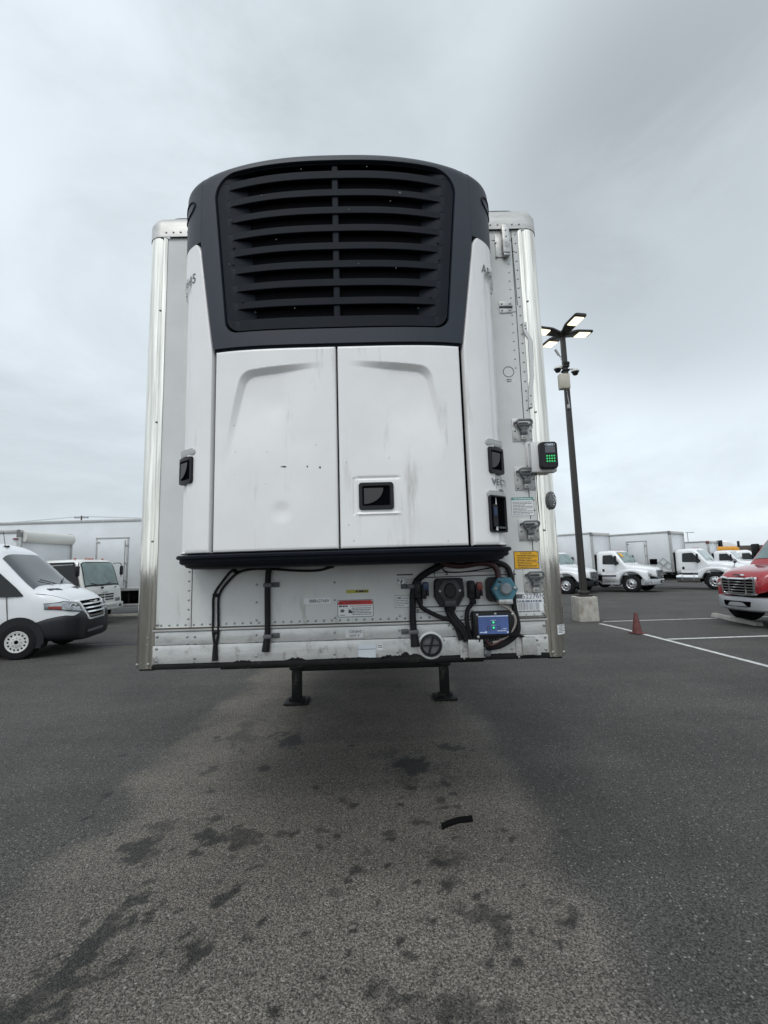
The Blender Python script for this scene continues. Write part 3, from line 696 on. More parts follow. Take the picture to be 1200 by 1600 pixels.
m = MB(); panel(m, lambda z: aM+.004, lambda z: aR-.004, ZD0, ZD1-.004, 170, 230, lambda a, z: frr(a, z)+emb(a, z)+sum(dent(a, z, *d) for d in dentsR))
for px, py in ((608, 715), (545, 820), (700, 845), (541, 722), (553, 845)): chip(m, px, py, [(-.5, 1.2), (0, -1.2), (.5, -1), (.2, 1.4)], 2)
rd = part(m, 'unit_door', [WHITE, INK, INK2], label='right door with recessed black paddle latch')
w_ = S(616, 775)[0]-S(561, 775)[0]; h_ = S(588, 754)[1]-S(588, 797)[1]
paddle(rd, hC[0], hC[1], w_, h_)
# side fairings
def ain(z):
    t = min(max((z-ZD1)/(ZF-ZD1), 0), 1); return AB+(AT-AB)*t if z > ZD1 else AB
def fair(s):
    zt = ZF+.01
    a_lip = abs(S(768, 600)[0])
    def dsp(a, z): return -.014*sstep(a_lip-.02, a_lip+.015, abs(a))*(1-sstep(3.42, 3.46, z+(.0 if abs(a) > a_lip+.03 else .02)))
    m = MB(); I = lambda z: (ain(z)+.006 if s > 0 else -(AM-.002)); O = lambda z: (AM-.002 if s > 0 else -ain(z)-.006)
    def rnd(z): return .10*(max(0, (z-(zt-.10))/.10))**2
    I2 = (lambda z: I(z)+rnd(z)*.35) if s > 0 else I; O2 = O if s > 0 else (lambda z: O(z)-rnd(z)*.35)
    panel(m, I2, O2, ZD0, zt, 70, 150, dsp)
    # number on the upper flank
    if s > 0:
        a0, z0 = S(752, 425); m.text(text2d('ARB 10645', .088, 0, 'LEFT', .82), lambda x, y: U(a0+x, z0+y, .0035), 1)
        a0, z0 = S(768, 758); m.text(text2d('VECTOR', .050, .02, 'LEFT', 1.10), lambda x, y: U(a0+x, z0+y+.004, max(dsp(a0+x, z0), -.001)+.005), 1)
        for k in range(5): 
            u0 = a0+.085+k*.016; m.add([U(u0+q*.011, z0-.030+w*.018, dsp(u0, z0)+.0045) for q, w in ((0, 0), (1, 0), (1, 1), (0, 1))], [(0, 1, 2, 3)], 1)
    else:
        a0, z0 = S(306, 436); m.text(text2d('ARB 10645', .088, 0, 'RIGHT', .82), lambda x, y: U(a0+x, z0+y-.02, .0035), 1)
    f = part(m, 'unit_side_fairing', [WHITE, mat('decal_grey', (.10, .10, .105), .5)], label='left side fairing with number and one latch' if s < 0 else 'right side fairing with lettering, a latch and a control niche')
    if s < 0:
        a, z = S(291, 736); paddle(f, a+.0, z, .125, .150, .015, pan=.007)
        eb = [(a, z+.104)]
    else:
        a, z = S(775, 720); paddle(f, a, z, .125, .150, .015, pan=.007); eb = [(a, z+.104)]
        a, z = S(778, 803)
        m = MB(); o_ = rrect(.135, .20, .012); fr = lambda u, v, d: U(a+u, z+v, d)
        m.loft([[fr(u, v, -.016) for u, v in o_], [fr(u, v, .016) for u, v in o_], [fr(u*.9, v*.93, .016) for u, v in o_], [fr(u*.88, v*.92, .005) for u, v in o_]], 0, caps=False)
        m.add([fr(u*.88, v*.92, .005) for u, v in o_], [tuple(range(len(o_)))], 1)
        m.prism([(-.045, -.07), (-.012, -.07), (-.012, .05), (-.045, .05)], fr, .004, .011, 0); m.prism([(-.042, -.01), (-.018, -.01), (-.018, .035), (-.042, .035)], fr, .010, .013, 2)
        for k in range(3): m.prism([(.0+k*.02, -.08), (.012+k*.02, -.08), (.012+k*.02, -.07), (.0+k*.02, -.07)], fr, .004, .011, 3)
        part(m, 'control_niche', [BLKPLAS, BLACK, BLUEP, GREYPLAS], f); eb.append((a, z+.112))
    for a, z in eb:      # added grey strip, its colour stands for the shading at the recess top
        m = MB(); o_ = [(u, v) for u, v in rrect(.15, .034, .016)]
        m.loft([[U(a+u, z+v-.01, -.012) for u, v in o_], [U(a+u, z+v-.004, .005) for u, v in o_], [U(a+u*.9, z+v*.6+.004, .008) for u, v in o_]], 0)
        part(m, 'recess_shade_strip', mat('recess_shade_grey', (.46, .46, .46), .4), f)
fair(-1); fair(1)
# ---- charcoal shroud round the grille
gTL = S(334, 300); gTR = S(714, 292); gBL = S(353, 505); gBR = S(699, 496); gT = S(527, 248.5); gB = S(527, 512)
wT = (abs(gTL[0])+abs(gTR[0]))/2; wB = (abs(gBL[0])+abs(gBR[0]))/2; zT = min(gT[1], ZR-.005); zB = gB[1]
zsd = (gTL[1]+gTR[1])/2
def hole(ins=0.):
    w0, w1 = wB-ins, wT-ins; z0, z1 = zB+ins, zT-ins; r = .075; out = []
    sl = (w1-w0)/(z1-z0)
    poly = [(-w0, z0), (w0, z0), (w1, z1), (-w1, z1)]
    n = 4
    for i in range(n):
        p = Vector(poly[i]); a = Vector(poly[i-1]); b = Vector(poly[(i+1) % n]); rr = r if i < 2 else .13
        d0 = (a-p).normalized(); d1 = (b-p).normalized()
        ang = d0.angle(d1); L_ = rr/math.tan(ang/2); c = p+(d0+d1).normalized()*rr/math.sin(ang/2)
        s0 = p+d0*L_; s1 = p+d1*L_; A0 = math.atan2(s0.y-c.y, s0.x-c.x); A1 = math.atan2(s1.y-c.y, s1.x-c.x)
        while A1 < A0: A1 += 2*PI
        for k in range(11): t = A0+(A1-A0)*k/10; out.append((c.x+rr*math.cos(t), c.y+rr*math.sin(t)))
        q = Vector(out[-1]); nx_ = poly[(i+1) % n]
    # resample straight runs
    res = []
    for i in range(len(out)):
        p, q = Vector(out[i]), Vector(out[(i+1) % len(out)]); L_ = (q-p).length; k = max(1, int(L_/.03))
        for j in range(k): res.append(tuple(p+(q-p)*j/k))
    return res
ZTOP = ZR+RR*PI/2
H0 = hole(0)
cz0 = (zB+zT)/2
outer_poly = [(-AB, ZD1+.012), (AB, ZD1+.012), (AT+.0, ZF), (AT+.0, ZTOP), (-AT, ZTOP), (-AT, ZF)]
def cast(p):
    d = Vector((p[0], p[1]-cz0)); best = 1e9
    for i in range(len(outer_poly)):
        a = Vector((outer_poly[i][0], outer_poly[i][1]-cz0)); b = Vector((outer_poly[(i+1) % 6][0], outer_poly[(i+1) % 6][1]-cz0)); e = b-a
        den = d.x*e.y-d.y*e.x
        if abs(den) < 1e-9: continue
        t = (a.x*e.y-a.y*e.x)/den; s = (a.x*d.y-a.y*d.x)/den
        if t > 0 and -1e-6 <= s <= 1+1e-6: best = min(best, t)
    return best
m = MB(); rings = []
for frac, off, ins in ((0, -.05, 0), (0, -.006, 0), (0, 0, .0)):
    rings.append([U(a, z, off) for a, z in H0])
T_ = [cast(p) for p in H0]
H1 = [(a*(1+.004*(t > 1)), cz0+(z-cz0)*1.006) for (a, z), t in zip(H0, T_)]
rings[2] = [U(a, z, 0) for a, z in H1]
for fr_ in np.linspace(.1, 1, 14):
    rings.append([U(a*(1+(t-1)*fr_), cz0+(z-cz0)*(1+(t-1)*fr_), 0) for (a, z), t in zip(H0, T_)])
rings.append([U(a*t*.998, cz0+(z-cz0)*t, -.03 if z < ZF or True else 0) for (a, z), t in zip(H0, T_)])
m.loft(rings, 0, caps=False)
for s in (-1, 1):
    q = lambda u, v: U(s*(AT-.004+(AM-AT+.004)*u), ZF-.012*(1-u)+(ZTOP-ZF+.012*(1-u))*v, 0.0005)
    m.grid(q, 30, 40)
    m.grid(lambda u, v: U(s*(AT-.004+(AM-AT+.004)*u), ZF-.012*(1-u), -.04+.0405*v), 30, 3)
m.grid(lambda u, v: U(-AM+2*AM*u, ZTOP, -.0)if v == 0 else (lambda p: (p[0]*.6, p[1]*(1-v)+.0, p[2]+.006*v))(U(-AM+2*AM*u, ZTOP, 0)), 80, 6)
# raised oval emblem outlines on both shoulders
for s in (-1, 1):
    a0, z0 = (S(757, 318) if s > 0 else S(300, 326)); a0 = s*abs(a0); a0 += s*.05
    m.loft([[U(a0+u*.085*math.cos(t), z0+u*.045*math.sin(t), d) for t in np.linspace(0, 2*PI, 33)[:-1]] for u, d in ((1.1, 0), (1.06, .006), (.96, .006), (.92, 0))], 1, caps=False)
m.grid(lambda u, v: U(-AB+2*AB*u, ZD1-.006+.02*v, -.012), 40, 2, 1)
part(m, 'unit_shroud', [DARK, DARK2], angle=55, fixn=False)
# ---- louvred grille insert
ys_px = [120+9, 212, 305, 395, 490, 585, 682, 782, 877]
zc_s = [S(518, 220+v/3.333)[1] for v in ys_px]
cf = np.polyfit(range(9), zc_s, 1); zc_s = [cf[1]+cf[0]*k for k in range(9)]
hs = [abs(cf[0])*.60]*9; hs[0] *= .8
insZ = lambda a: None
m = MB()
H2 = hole(.009)
def halfw(z): return wB+(wT-wB)*(z-zB)/(zT-zB)
cols = sorted(set([round(x, 5) for x in list(np.linspace(-1, 1, 101))]+[-.6501, -.65, .65, .6501]))
def slot(k, c):
    e = 1-abs(c)/.915
    if e <= 0: return 0.
    return hs[k]*min(1, e/.03)**.5
rowsV = []
def rowpt(c, z, off): 
    a = c*halfw(z); return U(a, z, off)
nc = len(cols); V = []; F = []; MI = []
def corner_clip(c, z):      # keep the panel inside the rounded corners
    return c
bounds = []
def col_rows(c):
    core = abs(c) <= .65; rows = []
    zt_ = zT-.010
    # rounded corners: drop the top edge towards the ends
    ac = abs(c)*halfw(zT); lim = halfw(zT)-.13
    if ac > lim: q = min((ac-lim)/.13, .995); zt_ = zT-.010-.13*(1-math.sqrt(1-q*q))
    zb_ = zB+.010; lim = halfw(zB)-.075; ac = abs(c)*halfw(zB)
    if ac > lim: q = min((ac-lim)/.075, .995); zb_ = zB+.010+.075*(1-math.sqrt(1-q*q))
    cur = zt_
    rows += [(cur, -.04), (cur, -.008)]
    for k in range(9):
        h = slot(k, c); zlo = zc_s[k]-hs[k]/2; zhi = min(zlo+h, zt_-.004); zlo = min(zlo, zhi)
        d = -.30 if core else -.006-.060*max(0, (.915-abs(c))/.265)
        if h <= 0: d = -.010
        zm = zhi
        rows += [(zm+.003, -.010), (zm, -.013 if h > 0 else -.010), (zm+.006*(h > 0), d), (zlo-.012*(h > 0)*0, d), (zlo, -.013 if h > 0 else -.010), (zlo-.003, -.010)]
    rows += [(zb_, -.008), (zb_, -.04)]
    return rows
CR = [col_rows(c) for c in cols]; nr = len(CR[0])
for i, c in enumerate(cols):
    for z, off in CR[i]: V.append(U(c*.988*halfw(max(min(z, zT), zB)), z, off))
dcore = set()
for i in range(nc-1):
    for j in range(nr-1):
        F.append((i*nr+j, (i+1)*nr+j, (i+1)*nr+j+1, i*nr+j+1)); MI.append(0)
o0 = len(m.v)
m.v += [Vector(p) for p in V]
for f_ in F:
    deep = any(CR[q//nr][q % nr][1] < -.2 for q in f_)  # slat undersides and deep slot walls coloured black to stand for shade
    m.f.append([q+o0 for q in f_]); m.m.append(1 if deep else 0)
for (px, py) in ((364, 385), (363, 412), (378, 470), (398, 487), (361, 345)):
    a, z = S(px, py)
    for sg in (-1, 1): m.dome(U(sg*a, z, -.010), base(sg*a)[2:4]+(0,), .008, .004, 8, 0)
SPK = []
for px, py in ((625, 299), (470, 262), (573, 258), (357, 411), (619, 417), (610, 312), (560, 410), (431, 372), (545, 325), (460, 480), (408, 303)):
    a, z = S(px, py); r = .0045 if px != 625 else .009
    SPK.append((a, z, r))
for a, z, r in SPK: m.dome(U(a, z, -.010), base(a)[2:4]+(0,), r, .002, 6, 2)
g_ = part(m, 'unit_grille', [DARK2, BLACK, mat('speck', (.09, .09, .085), .8)], fixn=False, angle=30)
m = MB()
m.loft([[U(u, z, d) for u, d in ((-.018, -.08), (-.018, -.022), (-.013, -.018), (.013, -.018), (.018, -.022), (.018, -.08))] for z in np.linspace(zc_s[-1]-.03, zT-.02, 40)], 0)
part(m, 'grille_mullion', DARK2, g_)

# ================================================================== hardware on the trailer front
def P(px, py, off=0.): 
    p = W(px, py, -off); return (float(p[0]), -off, float(p[2]))
def rect_px(x0, y0, x1, y1, off=0.):
    a = P((x0+x1)/2, (y0+y1)/2, off); w = P(x1, (y0+y1)/2, off)[0]-P(x0, (y0+y1)/2, off)[0]; h = P((x0+x1)/2, y0, off)[2]-P((x0+x1)/2, y1, off)[2]
    return a[0], a[2], w, h
def textlines(m, fr, x0, x1, z1, z0, n, mi, th=.45, seed=1, d=.0012, full=False):
    r = random.Random(seed); p = (z1-z0)/n
    for k in range(n):
        zc = z1-(k+.5)*p; x = x0; end = x1-(0 if full else r.uniform(0, .35)*(x1-x0)*(k % 3 == 2))
        while x < end:
            w = r.uniform(.5, 2.6)*p*.9; w = min(w, end-x)
            m.prism([(x, zc-p*th/2), (x+w, zc-p*th/2), (x+w, zc+p*th/2), (x, zc+p*th/2)], fr, d-.0004, d, mi); x += w+p*.28
def plate(m, fr, w, h, mi, d0=-.001, d1=.0008, r=.0, cx=0, cz=0):
    poly = rrect(w, h, r) if r > 0 else [(-w/2, -h/2), (w/2, -h/2), (w/2, h/2), (-w/2, h/2)]
    m.prism([(u+cx, v+cz) for u, v in poly], fr, d0, d1, mi)
# red and white warning label
x, z, w, h = rect_px(527.5, 937, 583.5, 964); fr = fr_y(0, x, z); m = MB()
plate(m, fr, w, h, 2, r=.012); plate(m, fr, w-.006, h-.006, 0, d1=.0012, r=.010)
m.prism([(-w/2+.004, h/2-.014)]+[(-w/2+.004, h*.22), (w/2-.004, h*.22), (w/2-.004, h/2-.014), (w/2-.014, h/2-.004), (-w/2+.014, h/2-.004)], fr, .001, .0016, 1)
m.prism([(-w*.43, h*.27), (-w*.36, h*.27), (-w*.395, h*.42)], fr, .0015, .002, 2); m.text(text2d('WARNING', .020, 0, 'LEFT'), lambda a, b: fr(-w*.30+a, h*.285+b, .0021), 2)
textlines(m, fr, -w*.46, -w*.22, h*.20, h*.08, 1, 2, .7, 3, .002); textlines(m, fr, -w*.14, w*.45, h*.18, h*.10, 1, 3, .5, 4, .002); textlines(m, fr, -.02, w*.45, h*.06, -h*.40, 5, 4, .42, 5, .002)
m.prism([(-w*.42, -h*.2), (-w*.34, -h*.22), (-w*.30, -h*.12), (-w*.36, -h*.02), (-w*.42, -h*.08)], fr, .001, .002, 4); m.prism([(-w*.2, -h*.25), (-w*.1, -h*.28), (-w*.08, -h*.2), (-w*.13, -h*.12), (-w*.1, -h*.02), (-w*.15, -h*.1), (-w*.19, -h*.02)], fr, .001, .002, 2)
m.prism([(-w*.43, -h*.40), (-w*.3, -h*.40), (-w*.3, -h*.37), (-w*.43, -h*.37)], fr, .001, .002, 2)
part(m, 'warning_label', [PAPER, LRED, INK, INKRED, INK2], label='red and white rounded warning label')
# serial strip
x, z, w, h = rect_px(475, 934.5, 517, 943.5); fr = fr_y(0, x, z); m = MB(); plate(m, fr, w, h, 0)
for k in range(12): m.prism([(-w*.30+k*.0035, -h*.28), (-w*.30+k*.0035+.002, -h*.28), (-w*.30+k*.0035+.002, h*.28), (-w*.30+k*.0035, h*.28)], fr, .0006, .0012, 1)
m.text(text2d('627689', .024, .01, 'LEFT', 1.05), lambda a, b: fr(-w*.03+a, -h*.24+b, .0013), 1); part(m, 'serial_sticker', [PAPER, INK2], label='white sticker reading 627689')
# yellow green strip
x, z, w, h = rect_px(541, 921.5, 576, 926.5); fr = fr_y(0, x, z); m = MB(); plate(m, fr, w, h, 0); textlines(m, fr, -w*.08, w*.46, h*.38, -h*.38, 1, 1, .8, 8, .0014, True); part(m, 'inspection_strip', [LGRN, INK])
# CEKBHS sticker and the two faded ones
x, z, w, h = rect_px(540, 983, 568, 996); fr = fr_y(-.010, x, z); m = MB(); plate(m, fr, w, h, 0, -.014)
m.text(text2d('CEKBHS', .021, .01), lambda a, b: fr(a+.006, h*.08+b, .0013), 1); m.text(text2d('0697-9', .021, .01), lambda a, b: fr(a, -h*.40+b, .0013), 1); part(m, 'serial_sticker', [mat('label_grey', (.62, .62, .62), .4), INK2], label='small white sticker reading CEKBHS 0697-9')
x, z, w, h = rect_px(560, 1005, 587, 1027); fr = fr_y(-.008, x, z); m = MB(); plate(m, fr, w, h, 0, -.014, .001, .004); plate(m, fr, w, .003, 1, 0, .0014, 0, 0, h*.1); part(m, 'blank_sticker', [PAPERB, INK2], label='blank bluish white sticker')
x, z, w, h = rect_px(590, 1006, 598, 1015); fr = fr_y(-.008, x, z); m = MB(); plate(m, fr, w, h, 0, -.014); textlines(m, fr, -w*.4, w*.4, h*.4, -h*.2, 2, 1, .5, 2); part(m, 'serial_sticker', [PAPER, INK2], label='tiny white sticker')
# small stickers left of the loom
x, z, w, h = rect_px(617, 930, 640, 949); fr = fr_y(0, x, z); m = MB(); plate(m, fr, w, h, 1); plate(m, fr, w-.005, h-.005, 0, 0, .0012); textlines(m, fr, -w*.42, w*.42, h*.42, -h*.42, 6, 1, .4, 12, .0016); part(m, 'instruction_label', [PAPER, INK2], label='small boxed instruction label')
x, z, w, h = rect_px(621, 903, 633, 914); fr = fr_y(0, x, z); m = MB(); plate(m, fr, w, h, 1); plate(m, fr, w-.004, h-.004, 0, 0, .0012); m.prism([(-w*.2, -h*.25), (0, -h*.3), (w*.2, h*.2), (w*.05, h*.3)], fr, .001, .0016, 1)
textlines(m, fr, w*.6, w*1.6, h*.4, -h*.3, 3, 1, .25, 5); part(m, 'instruction_label', [PAPER, INK2], label='tiny pictogram label')
x, z, w, h = rect_px(620, 897, 645, 899); m = MB(); plate(m, fr_y(0, x, z), w, h, 0, 0, .003); part(m, 'black_tape', INK)
# big yellow warning plate
x, z, w, h = rect_px(803, 861, 842, 889); fr = fr_y(0, x, z); m = MB(); plate(m, fr, w, h, 1, -.001, .001); plate(m, fr, w-.008, h-.008, 0, 0, .0016)
m.text(text2d('DANGER', .018), lambda a, b: fr(a, h*.36+b-.004, .0024), 1); textlines(m, fr, -w*.36, w*.42, h*.30, -h*.44, 8, 1, .42, 21, .0022); part(m, 'warning_label', [LYEL, INK], label='yellow warning label with black print')
# teal headed label
x, z, w, h = rect_px(799, 777, 834, 806); fr = fr_y(0, x, z); m = MB(); plate(m, fr, w, h, 2, -.001, .0008); plate(m, fr, w-.003, h-.003, 0, 0, .0012); plate(m, fr, w-.004, h*.14, 1, .0005, .0016, 0, 0, h*.42)
textlines(m, fr, -w*.38, w*.40, h*.45, h*.39, 1, 0, .7, 4, .002); textlines(m, fr, -w*.44, w*.44, h*.28, -h*.44, 9, 2, .38, 17, .0016); part(m, 'instruction_label', [PAPER, LTEAL, INK2], label='white label with teal heading')
# certificate plate and small red label on the right panel
x, z, w, h = rect_px(803, 925, 853, 962); m = MB(); m.rbox((x, .002, z), (w, .010, h), .002, 0); fr = fr_y(-.003, x, z)
plate(m, fr, w*.84, h*.72, 1, 0, .0012, 0, -.004, .008); m.text(text2d('F52276M', .040, 0, 'CENTER', 1.05), lambda a, b: fr(a+.012, h*.24+b-.002, .002), 2)
plate(m, fr, w*.2, h*.18, 3, .001, .0018, 0, -w*.33, h*.33); textlines(m, fr, -w*.40, w*.36, h*.17, h*.06, 1, 2, .8, 31, .002, True)
r_ = random.Random(9)
for k in range(22):
    u = -w*.36+k*w*.03; plate(m, fr, w*r_.uniform(.006, .02), h*.30, 3 if k < 8 else 2, .001, .0018, 0, u, -h*.10)
textlines(m, fr, -w*.36, w*.30, -h*.26, -h*.34, 1, 3, .5, 33, .002, True)
for dx, dz in ((w*.44, h*.25), (w*.45, -h*.08), (w*.46, -h*.44)): m.dome((x+dx, -.003, z+dz), (0, -1, 0), .008, .005, 8, 4)
part(m, 'certificate_plate', [mat('plate_white', (.66, .67, .66), .4), PAPER, mat('print_blue_grey', (.16, .18, .23), .5), INK2, RIVET], label='white plate with printed certificate and large number')
x, z, w, h = rect_px(822.5, 970, 849.5, 984); fr = fr_y(0, x, z); m = MB(); plate(m, fr, w, h, 2, -.001, .001); plate(m, fr, w-.004, h-.004, 0, 0, .0014); plate(m, fr, w-.004, h*.34, 1, 0, .002, 0, 0, h*.31); textlines(m, fr, -w*.4, w*.45, h*.1, -h*.42, 3, 2, .45, 41, .002); part(m, 'warning_label', [PAPER, LRED, INK2], label='small red and white label by the corner post')
# sticker wrapped on the right post
x, z, w, h = rect_px(864, 976, 884, 991, .0); m = MB()
def pw(u, v, d):      # follow the post's curve
    xx = XI+.055+u; t = math.asin(min(max((xx-(XO-.088))/.088, 0), .999)) if xx > XO-.088 else 0
    return (min(xx, XO-.088)+(.088+d)*math.sin(t) if xx > XO-.088 else xx, .0775-(.088+d)*math.cos(t), z+v)
m.grid(lambda u, v: pw(u*.066, (v-.5)*h, .003), 12, 2, 0)
for k in range(6): m.grid(lambda u, v: pw(.006+u*(.05-.02*(k % 2)), h*.38-k*h*.14+v*h*.06, .0036), 10, 2, 1)
part(m, 'serial_sticker', [PAPER, INK2], label='white sticker on the bright corner post')
# ---- T-handle draw latches on riveted plates
def tlatch(px0, py0, px1, py1):
    x, z, w, h = rect_px(px0, py0, px1, py1); m = MB(); m.rbox((x, -.001, z), (w, .008, h), .002)
    for sx in (-.38, .38):
        for sz in (-.40, -.05): m.dome((x+sx*w, -.005, z+sz*h), (0, -1, 0), .007, .005, 8, 1)
    pl = part(m, 'latch_plate', [GALV, RIVET]); fr = fr_y(-.005, x, z); m = MB()
    c = [(u+.004, v+h*.26) for u, v in rrect(w*.78, h*.30, h*.13, 6)]; i_ = [((u-.004)*.80+.004, (v-h*.26)*.52+h*.26) for u, v in c]
    m.loft([[fr(u, v, .020) for u, v in c], [fr(u*.97, v, .036) for u, v in c], [fr(u, v, .038) for u, v in i_], [fr(u, v, .020) for u, v in i_], [fr(u, v, .020) for u, v in c]], 0, caps=False)
    m.prism([(-w*.30, h*.14), (-w*.10, -h*.08), (-w*.16, -h*.22), (w*.16, -h*.22), (w*.12, -h*.08), (w*.30, h*.14), (w*.16, h*.16), (.0, -h*.02), (-w*.14, h*.16)], fr, .012, .030)
    m.rbox((x, -.022, z-h*.14), (w*.30, .030, h*.14), .006); m.rbox((x, -.020, z+h*.25), (w*.42, .008, h*.08), .003)
    m.tube([fr(-w*.42, h*.26, .012), fr(-w*.36, h*.26, .028)], .008, 8)
    m.rbox((x, -.014, z-h*.34), (w*.26, .022, h*.22), .004, 1); m.rbox((x, -.027, z-h*.33), (w*.12, .006, h*.08), .002, 2)
    part(m, 'latch_handle', [GREYPLAS, GALV, RIVET], pl)
for q in ((800, 654, 833, 690), (804, 729, 838, 766), (810, 811, 844, 845), (818, 889, 851, 927)): tlatch(*q)
# ---- metal hasp of the upper hatch, hinges, conduit strip
x, z, w, h = rect_px(776, 357, 795, 404); m = MB(); m.rbox((x-.015, -.002, z-.02), (w*.9, .010, h*.75), .002); m.rbox((x+.012, -.022, z+.01), (w*.58, .034, h*.92), .004); m.box((x+.012, -.0395, z-h*.16), (w*.22, .003, h*.14), 1); m.rbox((x+.012, -.022, z-h*.47), (w*.5, .03, .018), .003, 1)
for dz in (.1, .0, -.1): m.dome((x-.05, -.007, z+dz), (0, -1, 0), .007, .005, 8, 1)
for dz in (.30, .10): m.dome((x+.012, -.040, z+h*dz), (0, -1, 0), .006, .004, 8, 1)
part(m, 'hatch_hasp', [GALV, RIVET])
x, z, w, h = rect_px(780, 471, 800, 490); m = MB(); m.rbox((x, -.003, z+h*.26), (w, .008, h*.42), .002); m.rbox((x, -.003, z-h*.26), (w, .008, h*.42), .002); m.cyl((x-w/2, -.008, z), (x+w/2, -.008, z), .007, n=8, m=2)
for sx in (-.32, .32):
    for sz in (-.27, .27): m.dome((x+sx*w, -.007, z+sz*h), (0, -1, 0), .008, .005, 8, 1)
part(m, 'hatch_hinge', [GALV, RIVET, INKLINE])
m = MB(); pa = [P(818, 506), P(819.5, 520), P(826.5, 532), P(830, 590), P(827.5, 612), P(828, 638)]
m.loft([[(p[0]+u, -d, p[2]) for u, d in ((-.012, 0), (-.012, .022), (.012, .022), (.012, 0))] for p in pa], 0)
for px, py in ((818.5, 511), (819.5, 516), (827.5, 620), (828, 633)): p = P(px, py); m.dome((p[0], -.022, p[2]), (0, -1, 0), .006, .004, 8, 1)
part(m, 'conduit_strip', [mat('strip_white', (.58, .58, .57), .4, .2), RIVET])
m = MB(); x, z, w, h = rect_px(821, 690, 830, 728); m.rbox((x, -.002, z), (w, .010, h), .002)
for k in range(3): m.dome((x, -.007, z+h*(.38-.38*k)), (0, -1, 0), .006, .004, 8, 1)
p0 = P(838, 765); p1 = P(857, 1000)
part(m, 'flange_strip', [mat('strip_white', (.58, .58, .57), .4, .2), RIVET])
# stencilled ring
m = MB(); p = P(794.5, 581); r = .036
m.loft([[(p[0]+q*r*math.cos(t), -d, p[2]+q*r*math.sin(t)) for t in np.linspace(0, 2*PI, 41)[:-1]] for q, d in ((1, 0), (1, .0012), (.88, .0012), (.88, 0))], 0, caps=False)
fr = fr_y(0, p[0], p[2]); textlines(m, fr, -.015, .015, -.045, -.07, 2, 1, .5, 3, .0012); part(m, 'stencilled_ring', [INK2, INK2])
# ---- keypad controller on its bracket
x, z, w, h = rect_px(831, 690, 871, 736, .07); m = MB()
p0 = P(828, 712); m.rbox((p0[0]+.055, -.010, z), (.15, .006, h*1.0), .002); m.rbox((x-.004, -.062, z), (w*.97, .006, h*1.0), .003); m.rbox((x-w*.47, -.037, z), (.006, .05, h), .002); m.box((x-.004, -.035, z-h*.495), (w*.95, .056, .006)); m.box((x-.004, -.035, z+h*.495), (w*.95, .056, .006))
br = part(m, 'controller_bracket', mat('bracket_white', (.66, .66, .65), .35))
x, z, w, h = rect_px(843.5, 690.5, 870.5, 732, .09); fr = fr_y(-.065, x, z); m = MB(); o_ = rrect(w, h, .018); o2 = [(u*.93, v*.95) for u, v in o_]
m.loft([[fr(u, v, 0) for u, v in o_], [fr(u, v, .030) for u, v in o_], [fr(u, v, .042) for u, v in o2]], 0)
m.prism([(.030*math.cos(t)+w*.04, .0085*math.sin(t)+h*.37) for t in np.linspace(0, 2*PI, 25)[:-1]], fr, .042, .0445, 2)
m.prism([(.027*math.cos(t)+w*.04, .0065*math.sin(t)+h*.37) for t in np.linspace(0, 2*PI, 25)[:-1]], fr, .0445, .045, 4)
textlines(m, fr, -.018+w*.04, .018+w*.04, h*.37+.0035, h*.37-.0035, 1, 2, .9, 3, .0455, True)
plate(m, fr, w*.56, h*.23, 1, .042, .0435, 0, w*.04, h*.19); textlines(m, fr, -w*.18, w*.26, h*.26, h*.12, 2, 3, .25, 5, .044)
kp = part(m, 'keypad_controller', [BLKPLAS, SCREEN, PAPERB, INK2, BLUEP]); m = MB()
for i in range(4):
    for j in range(3): m.rbox((x+w*(-.14+.14*i)-w*.02, -.1085, z-h*(.05+.10*j)), (w*.085, .004, h*.055), .002)
part(m, 'keypad_key', KEYG, kp)['kind'] = 'stuff'
# grey marker light on the post
p = P(856, 782, .02); m = MB(); fr = lambda u, v, d: (XI+.075+u, -.008-d+.9*max(0, u)**1.5, p[2]+v)
m.loft([[fr(.030*k*math.cos(t), .056*k*math.sin(t), d) for t in np.linspace(0, 2*PI, 29)[:-1]] for k, d in ((1, 0), (1, .014), (.8, .026), (.3, .030))], 0)
for v in (.03, .0, -.03): m.dome(fr(.006, v, .0265), (0, -1, 0), .007, .005, 8, 1)
m.tube([fr(.004, .02, .03), fr(.016, .0, .036), fr(.006, -.02, .03)], .004, 6, 1); part(m, 'marker_light', [GREYPLAS, GALV])
# ---- connector field: shallow recess lines, covers, plugs
m = MB()
def seg(px0, py0, px1, py1, wd=.005, mi=0):
    a, b = P(px0, py0), P(px1, py1); d = Vector((b[0]-a[0], 0, b[2]-a[2])); n = Vector((-d.z, 0, d.x)).normalized()*wd/2
    m.add([(a[0]-n.x, -.0022, a[2]-n.z), (a[0]+n.x, -.0022, a[2]+n.z), (b[0]+n.x, -.0022, b[2]+n.z), (b[0]-n.x, -.0022, b[2]-n.z)], [(0, 1, 2, 3)], mi)
seg(651, 903, 806, 897, .007); seg(655, 896, 770, 892, .004); seg(679, 880, 679, 903, .005); seg(650, 949, 806, 944, .007); seg(648, 957, 740, 954, .004); seg(803, 890, 806, 990, .006); seg(806, 964, 854, 962, .006); seg(806, 992, 856, 990, .005); seg(647, 903, 648, 985, .004)
for px, py in ((698, 897), (653, 954), (790, 893), (652, 975), (701, 977), (848, 868), (849, 880)): p = P(px, py); m.dome((p[0], -.001, p[2]), (0, -1, 0), .008, .006, 8, 1)
part(m, 'connector_panel_seam', [INKLINE, RIVET])
